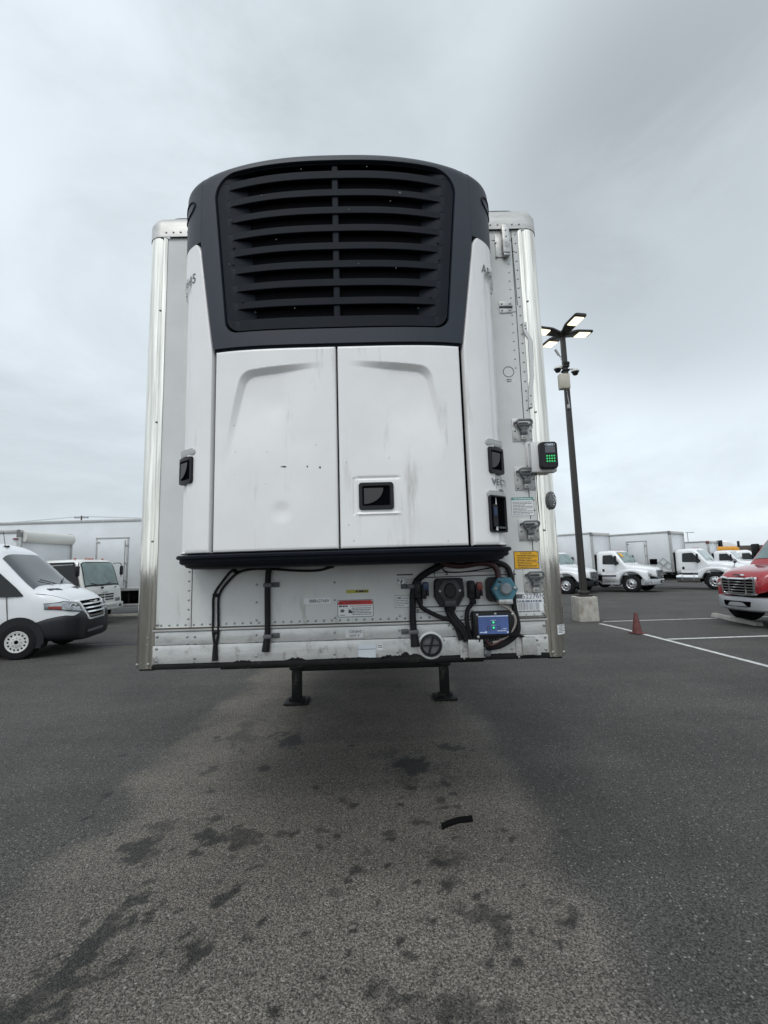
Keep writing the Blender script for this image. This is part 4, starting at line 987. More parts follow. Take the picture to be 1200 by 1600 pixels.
# round black seven pin cover
x, z, w, h = rect_px(678, 903, 724, 948); fr = fr_y(0, x, z); m = MB()
oct_ = [(-.5, .40), (-.42, .5), (.40, .5), (.48, .40), (.50, -.12), (.30, -.46), (.18, -.5), (-.20, -.5), (-.34, -.46), (-.52, -.12)]
sc = lambda k: [(u*w*k, v*h*k) for u, v in oct_]
m.loft([[fr(u, v, 0) for u, v in sc(1)], [fr(u, v, .030) for u, v in sc(1)], [fr(u, v, .042) for u, v in sc(.93)]], 0)
hx = [(.072*math.cos(R(60*k)), .072*math.sin(R(60*k))+.012) for k in range(6)]
m.loft([[fr(u, v, .040) for u, v in hx], [fr(u, v, .052) for u, v in hx], [fr(u*.9, v*.9+.001, .056) for u, v in hx]], 1)
m.loft([[fr(.036*k*math.cos(t), .044*k*math.sin(t)+.014, d) for t in np.linspace(0, 2*PI, 25)[:-1]] for k, d in ((1, .055), (1, .066), (.85, .072))], 0)
m.rbox((x, -.045, z-h*.36), (w*.40, .03, h*.22), .006, 1)
for sx in (-1, 1): m.dome(fr(sx*.058, .012, .056), (0, -1, 0), .008, .005, 8, 2); m.dome(fr(sx*.075, .075, .042), (0, -1, 0), .008, .005, 8, 0)
m.cyl(fr(0, -h*.48, .025), fr(.004, -h*.62, .025), .036, .030, 12, 0); part(m, 'connector_cover', [BLKPLAS, mat('black_plastic_worn', (.035, .035, .037), .5), GALV], label='black round connector cover')
# teal hexagonal plug
x, z, w, h = rect_px(758, 902, 800, 938); m = MB(); fr = fr_y(0, x-.018, z); m.loft([[fr(u*.95, v*1.05, d) for u, v in rrect(w*.8, h, .03)] for d in (0, .035)], 1)
fr = fr_y(-.03, x+.018, z); hx = [(.078*math.cos(R(60*k)), .078*math.sin(R(60*k))) for k in range(6)]
m.loft([[fr(u, v, 0) for u, v in hx], [fr(u, v, .040) for u, v in hx], [fr(u*.9, v*.9, .048) for u, v in hx]], 0)
m.loft([[fr(.034*k*math.cos(t), .034*k*math.sin(t)+.004, d) for t in np.linspace(0, 2*PI, 20)[:-1]] for k, d in ((1, .046), (1, .066), (.75, .076))], 2)
m.rbox((x+.018, -.055, z-h*.52), (.085, .05, .030), .006, 3)
for sx in (-1, 1): m.dome(fr(sx*.056, .006, .048), (0, -1, 0), .011, .010, 10, 3)
part(m, 'power_connector', [TEAL, BLKPLAS, mat('grey_cap', (.22, .25, .27), .5), GALV], label='teal hexagonal power connector')
# gladhand-like plugs with coloured tips
for (px, py, mt, nm) in ((658, 921, BLUEP, 'black plug with blue tip'), (740, 921, REDP, 'black plug with red tip')):
    p = P(px, py); fr = fr_y(0, p[0], p[2]); m = MB()
    m.rbox((p[0]-.022, -.03, p[2]+.002), (.042, .06, .105), .010); m.rbox((p[0]-.022, -.065, p[2]+.012), (.028, .02, .06), .006); m.rbox((p[0]+.012, -.045, p[2]-.01), (.028, .05, .085), .009)
    m.rbox((p[0]+.022, -.060, p[2]+.022), (.034, .040, .048), .008, 1); m.rbox((p[0]+.034, -.05, p[2]-.018), (.014, .03, .036), .005)
    m.cyl(fr(-.016, -.05, .03), fr(-.010, -.085, .03), .020, .016, 10); part(m, 'air_line_plug', [BLKPLAS, mt], label=nm)
# blue status module
x, z, w, h = rect_px(738, 955, 805, 996, .05); m = MB(); fr = fr_y(0, x, z); m.rbox((x, -.035, z), (w*1.0, .075, h), .012)
m.rbox((x, -.074, z), (w*.94, .010, h*.86), .004); x2, z2, w2, h2 = rect_px(747.5, 961.5, 794.5, 990.5, .08); fr = fr_y(-.079, x2, z2)
plate(m, fr, w2, h2, 1, 0, .002); plate(m, fr, w2, h2*.05, 4, .001, .0026, 0, 0, h2*.46)
for v in (.12, -.16): plate(m, fr, .020, .020, 2, .001, .003, .003, 0, v*h2); m.dome(fr(0, v*h2, .003), (0, -1, 0), .006, .003, 8, 3)
for sx in (-.17, .17):
    c = sx*w2; b_ = -.17*h2
    for q in ((-.007, 0, .003, .018), (.007, 0, .003, .018), (0, .0085, .012, .003), (0, -.0085, .012, .003)): plate(m, fr, q[2], q[3], 5, .001, .0028, 0, c+q[0], b_+q[1])
textlines(m, fr, -.014, .014, h2*.26, h2*.20, 1, 4, .6, 3, .0028, True); textlines(m, fr, -.012, .012, -h2*.0, -h2*.05, 1, 4, .5, 3, .0028, True)
textlines(m, fr, -w2*.46, -w2*.28, -h2*.37, -h2*.44, 1, 4, .7, 6, .0028, True); m.dome(fr(-w2*.26, -h2*.40, .002), (0, -1, 0), .006, .001, 10, 4)
textlines(m, fr, w2*.12, w2*.42, -h2*.30, -h2*.37, 1, 4, .7, 7, .0028, True); textlines(m, fr, w2*.30, w2*.44, -h2*.20, -h2*.26, 1, 4, .6, 8, .0028, True); plate(m, fr, .010, .009, 4, .001, .0028, 0, w2*.46, -h2*.42)
for u, v in ((-.40, .40), (0.02, .42), (.42, .40), (-.40, -.43)): m.dome((x+u*w, -.079, z+v*h), (0, -1, 0), .008, .004, 8, 6)
for k in range(4): m.cyl((x-.09+k*.035, -.04, z-h*.48), (x-.09+k*.035, -.045, z-h*.66), .013, .010, 10, 0)
part(m, 'status_module', [BLKPLAS, BLUE, mat('led_surround', (.02, .16, .10), .4), LEDG, mat('print_pale', (.62, .70, .85), .4), INK, GALV], label='black control box with blue face and two green lights')
# round vent cap
x, z, w, h = rect_px(655, 990, 691, 1025); m = MB(); m.lathe([(.080, 0), (.080, .010), (.068, .014), (.064, .010)], (x, -.006, z), (0, -1, 0), 32, 0)
m.lathe([(.064, .006), (.063, .020), (.052, .022), (.050, .006), (.001, .006)], (x, -.006, z), (0, -1, 0), 32, 1, ms=[1, 1, 1, 2])
fr = fr_y(-.012, x, z); rot = lambda u, v, a: (u*math.cos(a)-v*math.sin(a), u*math.sin(a)+v*math.cos(a))
m.prism([rot(u, v, R(-17)) for u, v in ((-.005, -.051), (.005, -.051), (.005, .051), (-.005, .051))], fr, 0, .012, 1)
m.prism([(-.045, -.003), (.0, -.003), (.0, .003), (-.045, .003)], fr, 0, .009, 1); m.prism([(.0, -.003), (.045, -.003), (.045, .003), (.0, .003)], fr, 0, .008, 1)
m.dome((x+.075, -.010, z+.025), (0, -1, 0), .009, .007, 8, 3); part(m, 'vent_cap', [RAIL, BLKPLAS, GREYPLAS, RIVET])
# cover boxes at the lower right edge
for qs, rv in (((((719, 998, 731, 1027), .006, 0), ((730, 997, 752, 1025), .045, 1), ((751, 998, 757, 1027), .006, 0)), ((725, 1002), (725, 1028), (754, 1001))), ((((806, 994, 815, 1024), .006, 0), ((814, 994, 834, 1021), .035, 1), ((833, 994, 843, 1023), .006, 0)), ((838, 999), (838, 1022), (810, 1026)))):
    m = MB()
    for q, dpt, mi in qs: x, z, w, h = rect_px(*q); m.rbox((x, -.008-dpt/2, z), (w+.004, dpt, h), .003, mi)
    for px, py in rv: p = P(px, py); m.dome((p[0], -.014, p[2]), (0, -1, 0), .008, .006, 8, 2)
    part(m, 'cable_guard', [RAIL, GALV, RIVET])
# ---- hoses and cables
def cable(name, pts, r, mt, off=.02, label=None, n=9):
    m = MB(); m.tube([P(q[0], q[1], q[2] if len(q) > 2 else off) for q in pts], r, n); return part(m, name, mt, label=label, angle=60)
def clamp(px, py, side, par, r=.022):
    p = P(px, py, .02); m = MB(); m.rbox((p[0], -.024, p[2]), (r*2.3, .046, .026), .008); m.rbox((p[0]+side*r*2.0, -.006, p[2]), (.040, .010, .030), .003); m.dome((p[0]+side*r*2.2, -.011, p[2]), (0, -1, 0), .007, .005, 8, 0); part(m, 'hose_clamp', GREYPLAS, par)
c = cable('drain_loom', [(424, 876), (420, 890), (418, 915), (418, 950), (418, 985), (415, 1018)], lambda t: .0175+.006*sstep(.8, 1, t), CABLE, .02); clamp(419, 914, 1, c); clamp(419, 994, 1, c)
c1 = cable('drain_hose', [(524, 881), (490, 883), (450, 882), (405, 882), (380, 885), (364, 890), (348, 908), (334.5, 930), (333, 960), (333, 988), (336, 1012)], .0075, RUBBER, .012, n=7)
cable('drain_hose', [(522, 884), (500, 891), (470, 892), (435, 890), (400, 889), (374, 894), (356, 909), (342.5, 930), (341, 960), (341, 988), (337, 1012)], .0075, RUBBER, .012, n=7)
m = MB(); m.tube([P(336.5, 1004, .014), P(336, 1018, .014), P(336, 1032, .014)], lambda t: .012+.007*t, 10); part(m, 'drain_nozzle', RUBBER, c1)
m = MB(); m.rbox((P(516, 884)[0], -.02, P(516, 884)[2]), (.05, .03, .03), .008); part(m, 'hose_anchor', RUBBER, c1)
for a, b in (((333, 930), (343, 930)), ((333, 988), (341, 988)), ((363, 889), (371, 896)), ((430, 883), (434, 890))): m = MB(); m.tube([P(*a, .012), P(*b, .012)], .011, 8); part(m, 'hose_tie', RUBBER, c1)
c = cable('cable_loom', [(700, 874), (688, 884), (668, 894), (652, 907), (646, 922), (645, 945), (645, 970), (647, 990), (649, 1010)], lambda t: .020+.007*sstep(.85, 1, t), CABLE, .024, n=10); clamp(644, 916, -1, c, .024); clamp(646, 987, -1, c, .026)
cable('power_cable', [(688, 876), (700, 882), (722, 884), (748, 880), (765, 881), (775, 888), (779, 903, .05), (780, 912, .07)], .018, REDCABLE, .05, label='dark red power cable')
cable('cable_loom', [(735, 874), (770, 878, .03), (790, 884), (797, 897), (801, 920), (803, 945), (806, 962), (809, 975), (808, 988), (798, 999), (783, 1008), (768, 1011), (757, 1005)], .017, CABLE, .03)
cable('thin_wire', [(690, 884), (696, 893), (720, 894), (745, 891), (763, 888), (785, 884)], .004, RUBBER, .006, n=6)
cable('plug_cable', [(656, 938, .03), (659, 949), (672, 957), (690, 965), (702, 968), (713, 980), (720, 1000)], .013, CABLE, .026)
cable('plug_cable', [(738, 937, .03), (736, 945), (731, 952), (729, 965), (731, 980), (737, 1000)], .013, CABLE, .026)
for dx in (-.014, .014):
    a = P(702, 952, .03); cable('plug_cable', [(701+dx*220, 950, .03), (707+dx*220, 964, .03), (717+dx*220, 976, .034), (725+dx*180, 988, .034), (730+dx*140, 1001, .03)], .016, CABLE)
cable('module_cable', [(780, 935, .05), (783, 944, .06), (796, 952, .07), (804, 963, .075), (805, 975, .075), (797, 990, .07), (783, 1000, .05), (770, 1004, .05)], .008, GREYCABLE, n=7)
cable('module_cable', [(752, 1000, .04), (758, 1009, .04), (775, 1009, .04), (792, 1000, .04), (800, 992, .04), (812, 993, .03), (818, 996, .02)], .010, CABLE)
cable('module_cable', [(760, 1000, .05), (766, 1008, .05), (780, 1003, .05), (790, 994, .05)], .009, REDCABLE)
cable('module_cable', [(775, 1006, .03), (768, 1013, .03), (761, 1016, .02)], .011, CABLE)
m = MB(); p = P(759, 1019); m.rbox((p[0], -.018, p[2]), (.050, .030, .042), .010); m.dome((p[0]-.01, -.033, p[2]), (0, -1, 0), .012, .008, 10, 0); part(m, 'cable_end_plug', GREYPLAS)
cable('seal_wire', [(836, 728, .02), (838, 745, .006), (841, 790, .006), (848, 850, .006), (851, 890, .006)], .004, RUBBER, n=5)

# ================================================================== loose rubber strip on the asphalt
m = MB(); pts = [G(690, 1294), G(700, 1289), G(715, 1284), (G(738, 1281))]
m.loft([[Vector(p)+Vector((0, w, .006+h)) for w, h in ((-.024, -.004), (-.020, .010), (-.006, .020), (.012, .018), (.022, .006), (.024, -.004))] for p in pts], 0)
o = m.build('rubber_strip', mat('scrap_rubber', (.004, .004, .004), .7, spec=.08)); tag(o, 'curved black scrap of tyre rubber lying on the pale asphalt before the trailer', 'rubber scrap')

# ================================================================== vehicles
def ring(x, hw, z0, z1, n, tum=0., zbelt=1e9, yc=0., N_=36, k=1.0):
    out = []; zc, hh = (z0+z1)/2, (z1-z0)/2
    for i in range(N_):
        t = 2*PI*(i+.5)/N_; c, s = math.cos(t), math.sin(t)
        y = np.sign(c)*abs(c)**(2/n); z = zc+hh*np.sign(s)*abs(s)**(2/n)
        f = 1-tum*max(0, z-zbelt)
        out.append((x, yc+hw*float(y)*f, float(z)))
    return out
def lerp_st(st, x):
    st = sorted(st); xs = [s[0] for s in st]; n = len(xs)
    x = min(max(x, xs[0]), xs[-1]); i = min(max(int(np.searchsorted(xs, x))-1, 0), n-2); h = xs[i+1]-xs[i]; t = (x-xs[i])/h; out = []
    for k in range(1, len(st[0])):            # monotone cubic, so that panels flow from station to station
        y = [s[k] for s in st]; d = [(y[j+1]-y[j])/(xs[j+1]-xs[j]) for j in range(n-1)]
        def m_(j):
            if j == 0: return d[0]
            if j == n-1: return d[-1]
            return 0. if d[j-1]*d[j] <= 0 else 2*d[j-1]*d[j]/(d[j-1]+d[j])
        a, b = m_(i), m_(i+1)
        out.append(float(y[i]*(1+2*t)*(1-t)**2+a*h*t*(1-t)**2+y[i+1]*t*t*(3-2*t)+b*h*t*t*(t-1)))
    return out
def loft_st(m, st, n, mi=0, tum=0., zbelt=1e9, yc=0., sub=4, caps=True):
    st = sorted(st); xs = []
    for a, b in zip(st[:-1], st[1:]): xs += list(np.linspace(a[0], b[0], sub+1))[:-1]
    xs.append(st[-1][0]); m.loft([ring(x, *lerp_st(st, x), n, tum, zbelt, yc) for x in xs], mi, caps=caps)
def top_z(st, x, y, n, tum, zbelt):
    hw, z0, z1 = lerp_st(st, x); zc, hh = (z0+z1)/2, (z1-z0)/2
    z = z1
    for _ in range(4):
        f = 1-tum*max(0, z-zbelt); q = min(abs(y)/(hw*f), .9999); z = zc+hh*(1-q**n)**(1/n)
    return z
def glass_top(m, st, x0, x1, y0, y1, n, tum, zbelt, off, mi, nu=10, nv=16):
    # pane lying on the sloped front of a lofted cab; y half width y0 at x0, y1 at x1
    def f(u, v):
        x = x0+(x1-x0)*u; hy = y0+(y1-y0)*u; y = hy*(2*v-1)
        return (x+off*.7, y, top_z(st, x, y, n, tum, zbelt)+off*.7)
    m.grid(f, nu, nv, mi)
def side_poly(m, poly, st, s, tum, zbelt, off, mi, d=.012, hwf=None):
    hw = hwf if hwf else lerp_st(st, sum(p[0] for p in poly)/len(poly))[0]
    def fr(u, v, d_): return (u, s*(hw*(1-tum*max(0, v-zbelt))+d_), v)
    m.prism(poly, fr, off-d, off, mi)
def smoothpoly(poly, r=.05, k=4):
    out = []
    n = len(poly)
    for i in range(n):
        p = Vector(poly[i]); a = Vector(poly[i-1]); b = Vector(poly[(i+1) % n])
        q0 = p+(a-p).normalized()*min(r, (a-p).length*.45); q1 = p+(b-p).normalized()*min(r, (b-p).length*.45)
        for j in range(k+1):
            t = j/k; out.append(tuple(q0*(1-t)**2+p*2*t*(1-t)+q1*t*t))
    return out
def wheel(par, x, y, r, w, s, rimmat, rr=.58, holes=10, dual=False, flat=False):
    m = MB(); prof = [(r*rr, -w/2), (r*.80, -w/2*1.02), (r*.94, -w/2*.92), (r, -w/2*.70), (r, w/2*.70), (r*.94, w/2*.92), (r*.80, w/2*1.02), (r*rr, w/2)]
    m.lathe(prof, (x, y, r), (0, s, 0), 32); t_ = part(m, 'wheel', TYRE, par)
    m = MB(); R0 = r*rr; e = w/2
    if flat: m.lathe([(R0*1.03, e*.96), (R0*.98, e*1.07), (R0*.93, e*1.05), (R0*.86, e*.99), (R0*.62, e*1.02), (R0*.45, e*1.03), (R0*.36, e*1.10), (.001, e*1.12)], (x, y, r), (0, s, 0), 32, 0)
    else: m.lathe([(R0*1.03, e*.96), (R0*.97, e*1.02), (R0*.92, e*.9), (R0*.86, e*.55), (R0*.60, e*.62), (R0*.45, e*.70), (R0*.34, e*1.0), (R0*.30, e*1.06), (.001, e*1.06)] if not dual else
            [(R0*1.03, e*.96), (R0*.97, e*1.0), (R0*.9, e*.5), (R0*.8, -e*.2), (R0*.5, -e*.3), (R0*.42, e*.1), (.001, e*.1)], (x, y, r), (0, s, 0), 32, 0)
    for k in range(holes):
        t = 2*PI*k/holes; c = Vector((x+R0*.73*math.cos(t), y+s*e*(1.0 if flat else .60 if not dual else -.23), r+R0*.73*math.sin(t))); m.lathe([(R0*.085, 0), (R0*.07, .012), (.001, .012)], c, (0, s, 0), 10, 1)
    for k in range(8):
        t = 2*PI*k/8; c = Vector((x+R0*.40*math.cos(t), y+s*e*(1.06 if flat else .80), r+R0*.40*math.sin(t))); m.dome(c, (0, s, 0), R0*.05, .02, 6, 2)
    m.lathe([(R0*.2, e*1.06), (R0*.18, e*1.12), (.001, e*1.12)], (x, y, r), (0, s, 0), 16, 1)
    part(m, 'rim', [rimmat, BLACK, GALV], t_)
def truck_box(t, x0, x1, z0, z1, hw, door=None, placards=None, nose=False, railm=BOXG):
    m = MB(); d = .03
    m.rbox(((x0+x1)/2, 0, (z0+z1)/2), (x1-x0-.08, hw*2-.05, z1-z0-.06), .02)
    b = part(m, 'cargo_box', BOXW, t); m = MB()
    for s in (-1, 1):
        m.rbox((x1-.07, s*(hw-.03), (z0+z1)/2), (.15, .08, z1-z0), .025); m.rbox(((x0+x1)/2-.07, s*(hw-.02), z1-.05), (x1-x0-.15, .06, .11), .015); m.rbox(((x0+x1)/2-.07, s*(hw-.02), z0+.05), (x1-x0-.15, .06, .12), .012)
        m.rbox((x0+.05, s*(hw-.02), (z0+z1)/2), (.1, .06, z1-z0-.02), .015)
        m.prism([(x1-.15, z1-.24), (x1+.006, z1-.24), (x1+.006, z1-.10), (x1-.05, z1+.006), (x1-.15, z1+.006)], lambda u, v, d_: (u, s*(hw-.06+d_), v), 0, .075, 1)
    part(m, 'box_rail', [railm, mat('dark_corner_cap', (.16, .16, .16), .5)], b)
    if nose:
        m = MB(); pr = [(x1-.10, z1-.30)]+[(x1-.02+.16*math.sin(a), z1-.20-.02+.20*math.cos(a)) for a in np.linspace(0, PI*.85, 12)]
        m.prism(pr, lambda u, v, d_: (u, d_, v), -hw+.06, hw-.06, 0); part(m, 'box_nose', mat('nose_cream', (.66, .65, .61), .4), b)
    else:
        m = MB(); m.rbox((x1-.01, 0, z1-.09), (.10, 2*hw-.16, .17), .03); part(m, 'box_nose', mat('nose_grey', (.55, .53, .50), .45), b)
    if door:
        a, b_, zt, s = door; m = MB(); zb_ = z0+.10
        for q in (((a+b_)/2, zt, b_-a+.10, .07), ((a+b_)/2, zb_, b_-a+.10, .06), (a, (zt+zb_)/2, .07, zt-zb_), (b_, (zt+zb_)/2, .07, zt-zb_)): m.rbox((q[0], s*(hw-.004), q[1]), (q[2], .03, q[3]), .006)
        m.rbox(((a+b_)/2, s*(hw-.014), (zt+zb_)/2), (b_-a-.06, .03, zt-zb_-.06), .006, 1)
        m.tube([(b_-.10, s*(hw+.02), zt-.1), (b_-.10, s*(hw+.02), zb_+.1)], .016, 6, smooth=False)
        for v in (.15, .5, .85): m.rbox((b_-.02, s*(hw+.012), zb_+(zt-zb_)*v), (.11, .03, .09), .006)
        for v in (.08, .92): m.rbox((a+.05, s*(hw+.012), zb_+(zt-zb_)*v), (.16, .02, .06), .004)
        part(m, 'box_door', [BOXG, BOXW], b)
    if placards:
        for (u, v, k) in placards:
            m = MB(); s = -1; q = k*.5
            for r0, r1, mi in ((q, q*.84, 0), (q*.80, 0.01, 1)):
                o_ = [(0, 1), (1, 0), (0, -1), (-1, 0)]
                if mi == 0: m.loft([[(u+a*r_, s*(hw+.012), v+b2*r_) for a, b2 in o_] for r_ in (r0, r1)], 0, caps=False)
            m.loft([[(u+a*r_, s*(hw+.002+.01*(r_ < q)), v+b2*r_) for a, b2 in ((0, 1), (1, 0), (0, -1), (-1, 0))] for r_ in (q*1.0, q*.98)], 0, caps=False)
            part(m, 'placard_frame', mat('placard_grey', (.33, .33, .33), .5), b)
    return b
def conventional(label, group, loc, rotz, paint=CARW, rim=RIMW, box=None, grille='dark', tank='step', bumper=SILVER, door=None, placards=None, variant='a', name='box_truck', cat='truck', mirrorm=BLKPLAS, nose=False, boxm=None):
    t = thing(name, label, cat, loc, rotz, group)
    st = [(-1.85, 1.10, .92, 2.34), (-1.7, 1.13, .92, 2.40), (-1.0, 1.13, .92, 2.42), (-.86, 1.12, .92, 2.36), (-.80, 1.12, .92, 2.31), (-.28, 1.10, .92, 1.60), (-.20, 1.09, .92, 1.50)]
    TU, ZB = .115, 1.5
    m = MB(); loft_st(m, st, 9, 0, TU, ZB); m.box((-1.0, 0, .90), (1.5, 2.0, .10), 1)
    cab = part(m, 'cab', [paint, BLKSTEEL], t, angle=40)
    # hood with rounded nose
    hs_ = [(-.32, 1.02, .95, 1.57), (0, .96, .95, 1.55), (.4, .84, .95, 1.50), (.75, .71, .90, 1.43), (.95, .61, .86, 1.37), (1.06, .56, .84, 1.26), (1.10, .53, .84, 1.14)]
    if variant == 'b': hs_ = [(-.32, 1.04, .95, 1.64), (.3, 1.0, .95, 1.58), (.8, .9, .9, 1.48), (1.15, .82, .86, 1.34), (1.28, .76, .84, 1.18), (1.32, .7, .84, 1.05)]
    m = MB(); loft_st(m, hs_, 5.2); 
    FX = hs_[-1][0]-.02
    for s in (-1, 1):
        rings = []
        for x in list(np.linspace(-.78, .80, 26)):
            zb_ = .5+math.sqrt(max(.64**2-x*x, 0)) if abs(x) < .64 else .62
            zb_ = max(zb_, .62); zt_ = 1.30-.20*max(0, (x-.1)/.9)**2-.16*max(0, (-x-.3)/.5)**2
            wv = .30 if x < .4 else .30-.12*((x-.4)/.4)**2
            rings.append(ring(x, wv, zb_, max(zt_, zb_+.05), 4, yc=s*(.86-(.30-wv)*.6)))
        m.loft(rings, 0)
    hood = part(m, 'hood', paint, t, angle=50)
    m = MB()
    for s in (-1, 1): m.arch(0, .52, .62, s*.80, s, .30)
    m.box((-.3, 0, .70), (1.9, 1.0, .5)); m.box((-4.0, .0, .72), (7.5, .85, .22)); m.box((.70, 0, .58), (.5, 1.2, .22)); part(m, 'chassis_frame', BLKSTEEL, t)
    # grille
    m = MB(); gx = FX+.085; gw, gz0, gz1 = .47, .80, 1.24
    if grille == 'chrome':
        o_ = [(u, v) for u, v in smoothpoly([(-.46, 1.27), (-.25, 1.23), (.25, 1.23), (.46, 1.27), (.435, .80), (-.435, .80)], .07)]
        c = (0, 1.03); i_ = [((u-c[0])*.90, (v-c[1])*.84+c[1]) for u, v in o_]
        fr = lambda u, v, d: (gx-.05+d-.10*u*u, u, v)
        m.loft([[fr(u, v, 0) for u, v in o_], [fr(u, v, .06) for u, v in o_], [fr(u, v, .07) for u, v in i_], [fr(u, v, .03) for u, v in i_]], 0, caps=False)
        m.add([fr(u, v, .03) for u, v in i_], [tuple(range(len(i_)))], 1)
        for k in range(6): 
            zz_ = .86+k*.068; m.loft([[fr(u, zz_+a, b) for a, b in ((-.014, .03), (-.016, .055), (.010, .062), (.014, .03))] for u in np.linspace(-.41, .41, 12)], 0)
        for u in (-.22, .22): m.box((gx-.05+.045, u, 1.03), (.03, .035, .40), 0)
        m.prism([(-.12, 1.285), (.12, 1.285), (.09, 1.32), (-.09, 1.32)], lambda u, v, d: (gx+d-.10, u, v), 0, .09, 0)
    else:
        fr = lambda u, v, d: (gx-.05+d-.12*u*u, u, v)
        o_ = smoothpoly([(-gw, gz1), (gw, gz1), (gw*.96, gz0), (-gw*.96, gz0)], .06); i_ = [(u*.90, (v-1.02)*.86+1.02) for u, v in o_]
        m.loft([[fr(u, v, 0) for u, v in o_], [fr(u, v, .05) for u, v in o_], [fr(u, v, .055) for u, v in i_], [fr(u, v, .02) for u, v in i_]], 0, caps=False); m.add([fr(u, v, .02) for u, v in i_], [tuple(range(len(i_)))], 1)
        for k in range(5): zz_ = .87+k*.075; m.loft([[fr(u, zz_+a, b) for a, b in ((-.012, .02), (-.012, .045), (.012, .045), (.012, .02))] for u in np.linspace(-.43, .43, 8)], 0)
        for u in np.linspace(-.4, .4, 5): m.box((gx-.03-.12*u*u, u, 1.02), (.02, .02, .36), 0)
    part(m, 'grille', [CHROME if grille == 'chrome' else mat('grille_grey', (.30, .31, .32), .4, .4), BLACK], t)
    m = MB(); bx = FX+.16
    m.loft([[(bx-.75*(abs(y)/1.18)**2.4+d, y, z) for d, z in ((-.05, .42), (.0, .46), (.02, .62), (.0, .74), (-.14, .76), (-.18, .44))] for y in np.linspace(-1.07, 1.07, 25)], 0)
    m.prism(smoothpoly([(-.36, .66), (-.12, .66), (.12, .66), (.36, .66), (.33, .53), (.1, .53), (-.1, .53), (-.33, .53)], .03), lambda u, v, d: (bx+d-.75*(abs(u)/1.18)**2.4, u, v), 0, .026, 1)
    for s in (-1, 1): m.lathe([(.08, 0), (.075, .02), (.001, .02)], (bx-.31, s*.80, .60), (1, s*.7, 0), 16, 2)
    part(m, 'bumper', [bumper, BLACK, HEADL], t)
    for s in (-1, 1):
        m = MB(); rg = []
        for k, q in ((.0, 1), (.05, .96), (.075, .7), (.085, .25)):
            rg.append([(.76+k-.12*math.cos(a), s*(.84+.15*q*math.cos(a)), 1.02+.085*q*math.sin(a)+.03*math.cos(a)*0) for a in np.linspace(0, 2*PI, 21)[:-1]])
        m.loft(rg, 0); part(m, 'headlight', HEADL, t)
        m = MB()
        win = smoothpoly([(-1.52, 1.62), (-1.50, 2.14), (-.98, 2.16), (-.60, 1.70), (-.60, 1.60)], .06)
        side_poly(m, win, st, s, TU, ZB, .008, 0, hwf=1.125); side_poly(m, [(-1.02, 1.63), (-.99, 1.63), (-.99, 2.14), (-1.02, 2.14)], st, s, TU, ZB, .012, 1, hwf=1.125)
        dr = MB(); side_poly(dr, smoothpoly([(-1.62, .98), (-1.62, 2.22), (-.95, 2.24), (-.45, 1.66), (-.42, .98)], .06), st, s, TU, ZB, .003, 0, hwf=1.128)
        side_poly(dr, smoothpoly([(-1.54, 1.18), (-1.42, 1.18), (-1.42, 1.34), (-1.54, 1.34)], .04), st, s, TU, ZB, .010, 1, hwf=1.128)
        d_ = part(dr, 'door', [paint, BLKPLAS], cab); part(m, 'side_window', [GLASSD, BLKPLAS], d_)
        m = MB(); m.tube([(-.72, s*1.08, 1.55), (-.72, s*1.24, 1.66), (-.72, s*1.25, 2.06)], .016, 6); m.rbox((-.70, s*1.29, 1.92), (.09, .20, .36), .03); m.rbox((-.70, s*1.29, 1.62), (.09, .19, .15), .03)
        m.rbox((-.452, s*1.38, 1.92), (.006, .15, .30), .002, 1) if False else None
        part(m, 'mirror', mirrorm, cab)
        m = MB()
        if tank == 'step': m.rbox((-1.12, s*.98, .66), (.98, .30, .46), .03, 0); m.rbox((-1.12, s*1.135, .70), (.55, .02, .22), .005, 1); m.rbox((-1.12, s*1.12, .46), (.98, .12, .05), .01, 1)
        else:
            m.cyl((-1.9, s*.86, .68), (-.72, s*.86, .68), .28, n=24, m=0)
            for q in (-1.6, -1.0): m.cyl((q-.03, s*.86, .68), (q+.03, s*.86, .68), .288, n=24, m=1)
        part(m, 'fuel_tank', [SILVER if tank == 'step' else CHROME, GALV], t)
        wheel(t, 0, s*1.02, .49, .28, s, rim); wheel(t, -6.2, s*1.0, .49, .28, s, rim, dual=True)
    m = MB(); glass_top(m, st, -.34, -.79, .98, .86, 9, TU, ZB, .012, 0); ws = part(m, 'windshield', GLASST, cab)
    for s in (-1, 1): m = MB(); m.tube([(-.24, s*.15+.1, 1.64), (-.36, s*.45+.12, 1.84)], .012, 6, smooth=False); part(m, 'wiper', BLKPLAS, cab)
    for k in range(5): m = MB(); m.dome((-1.05, (k-2)*.30, 2.41), (0, 0, 1), .04, .05, 10); part(m, 'marker_lamp', AMBER, cab)
    m = MB(); m.box((-1.98, 0, 1.0), (.12, 1.8, .5)); 
    for s in (-1, 1): m.box((-1.93, s*1.05, 1.55), (.12, .10, 1.3)) 
    part(m, 'cab_gap_frame', BLKSTEEL, t)
    if box: truck_box(t, box[0], box[1], box[2], box[3], box[4], door, placards, nose)
    return t
PSI = R(50)
def place(px, py, psi, s=-1):       # origin from the ground contact of the near front wheel
    p = G(px, py); c, s_ = math.cos(-psi), math.sin(-psi)
    l = (0, 1.1); return (p[0]-(-s_*-1.1) if False else p[0]-(s_*1.1), p[1]+(c*1.1), gz(p[1]+c*1.1))
GRP = None
bA = conventional('white box truck with black bumper, half hidden between trailer edge and lamp pole', 'white box trucks parked in a diagonal row', place(886, 928.3, PSI), -PSI, box=(-8.6, -1.95, 1.02, 3.40, 1.25), bumper=BLKPLAS, rim=RIMA)
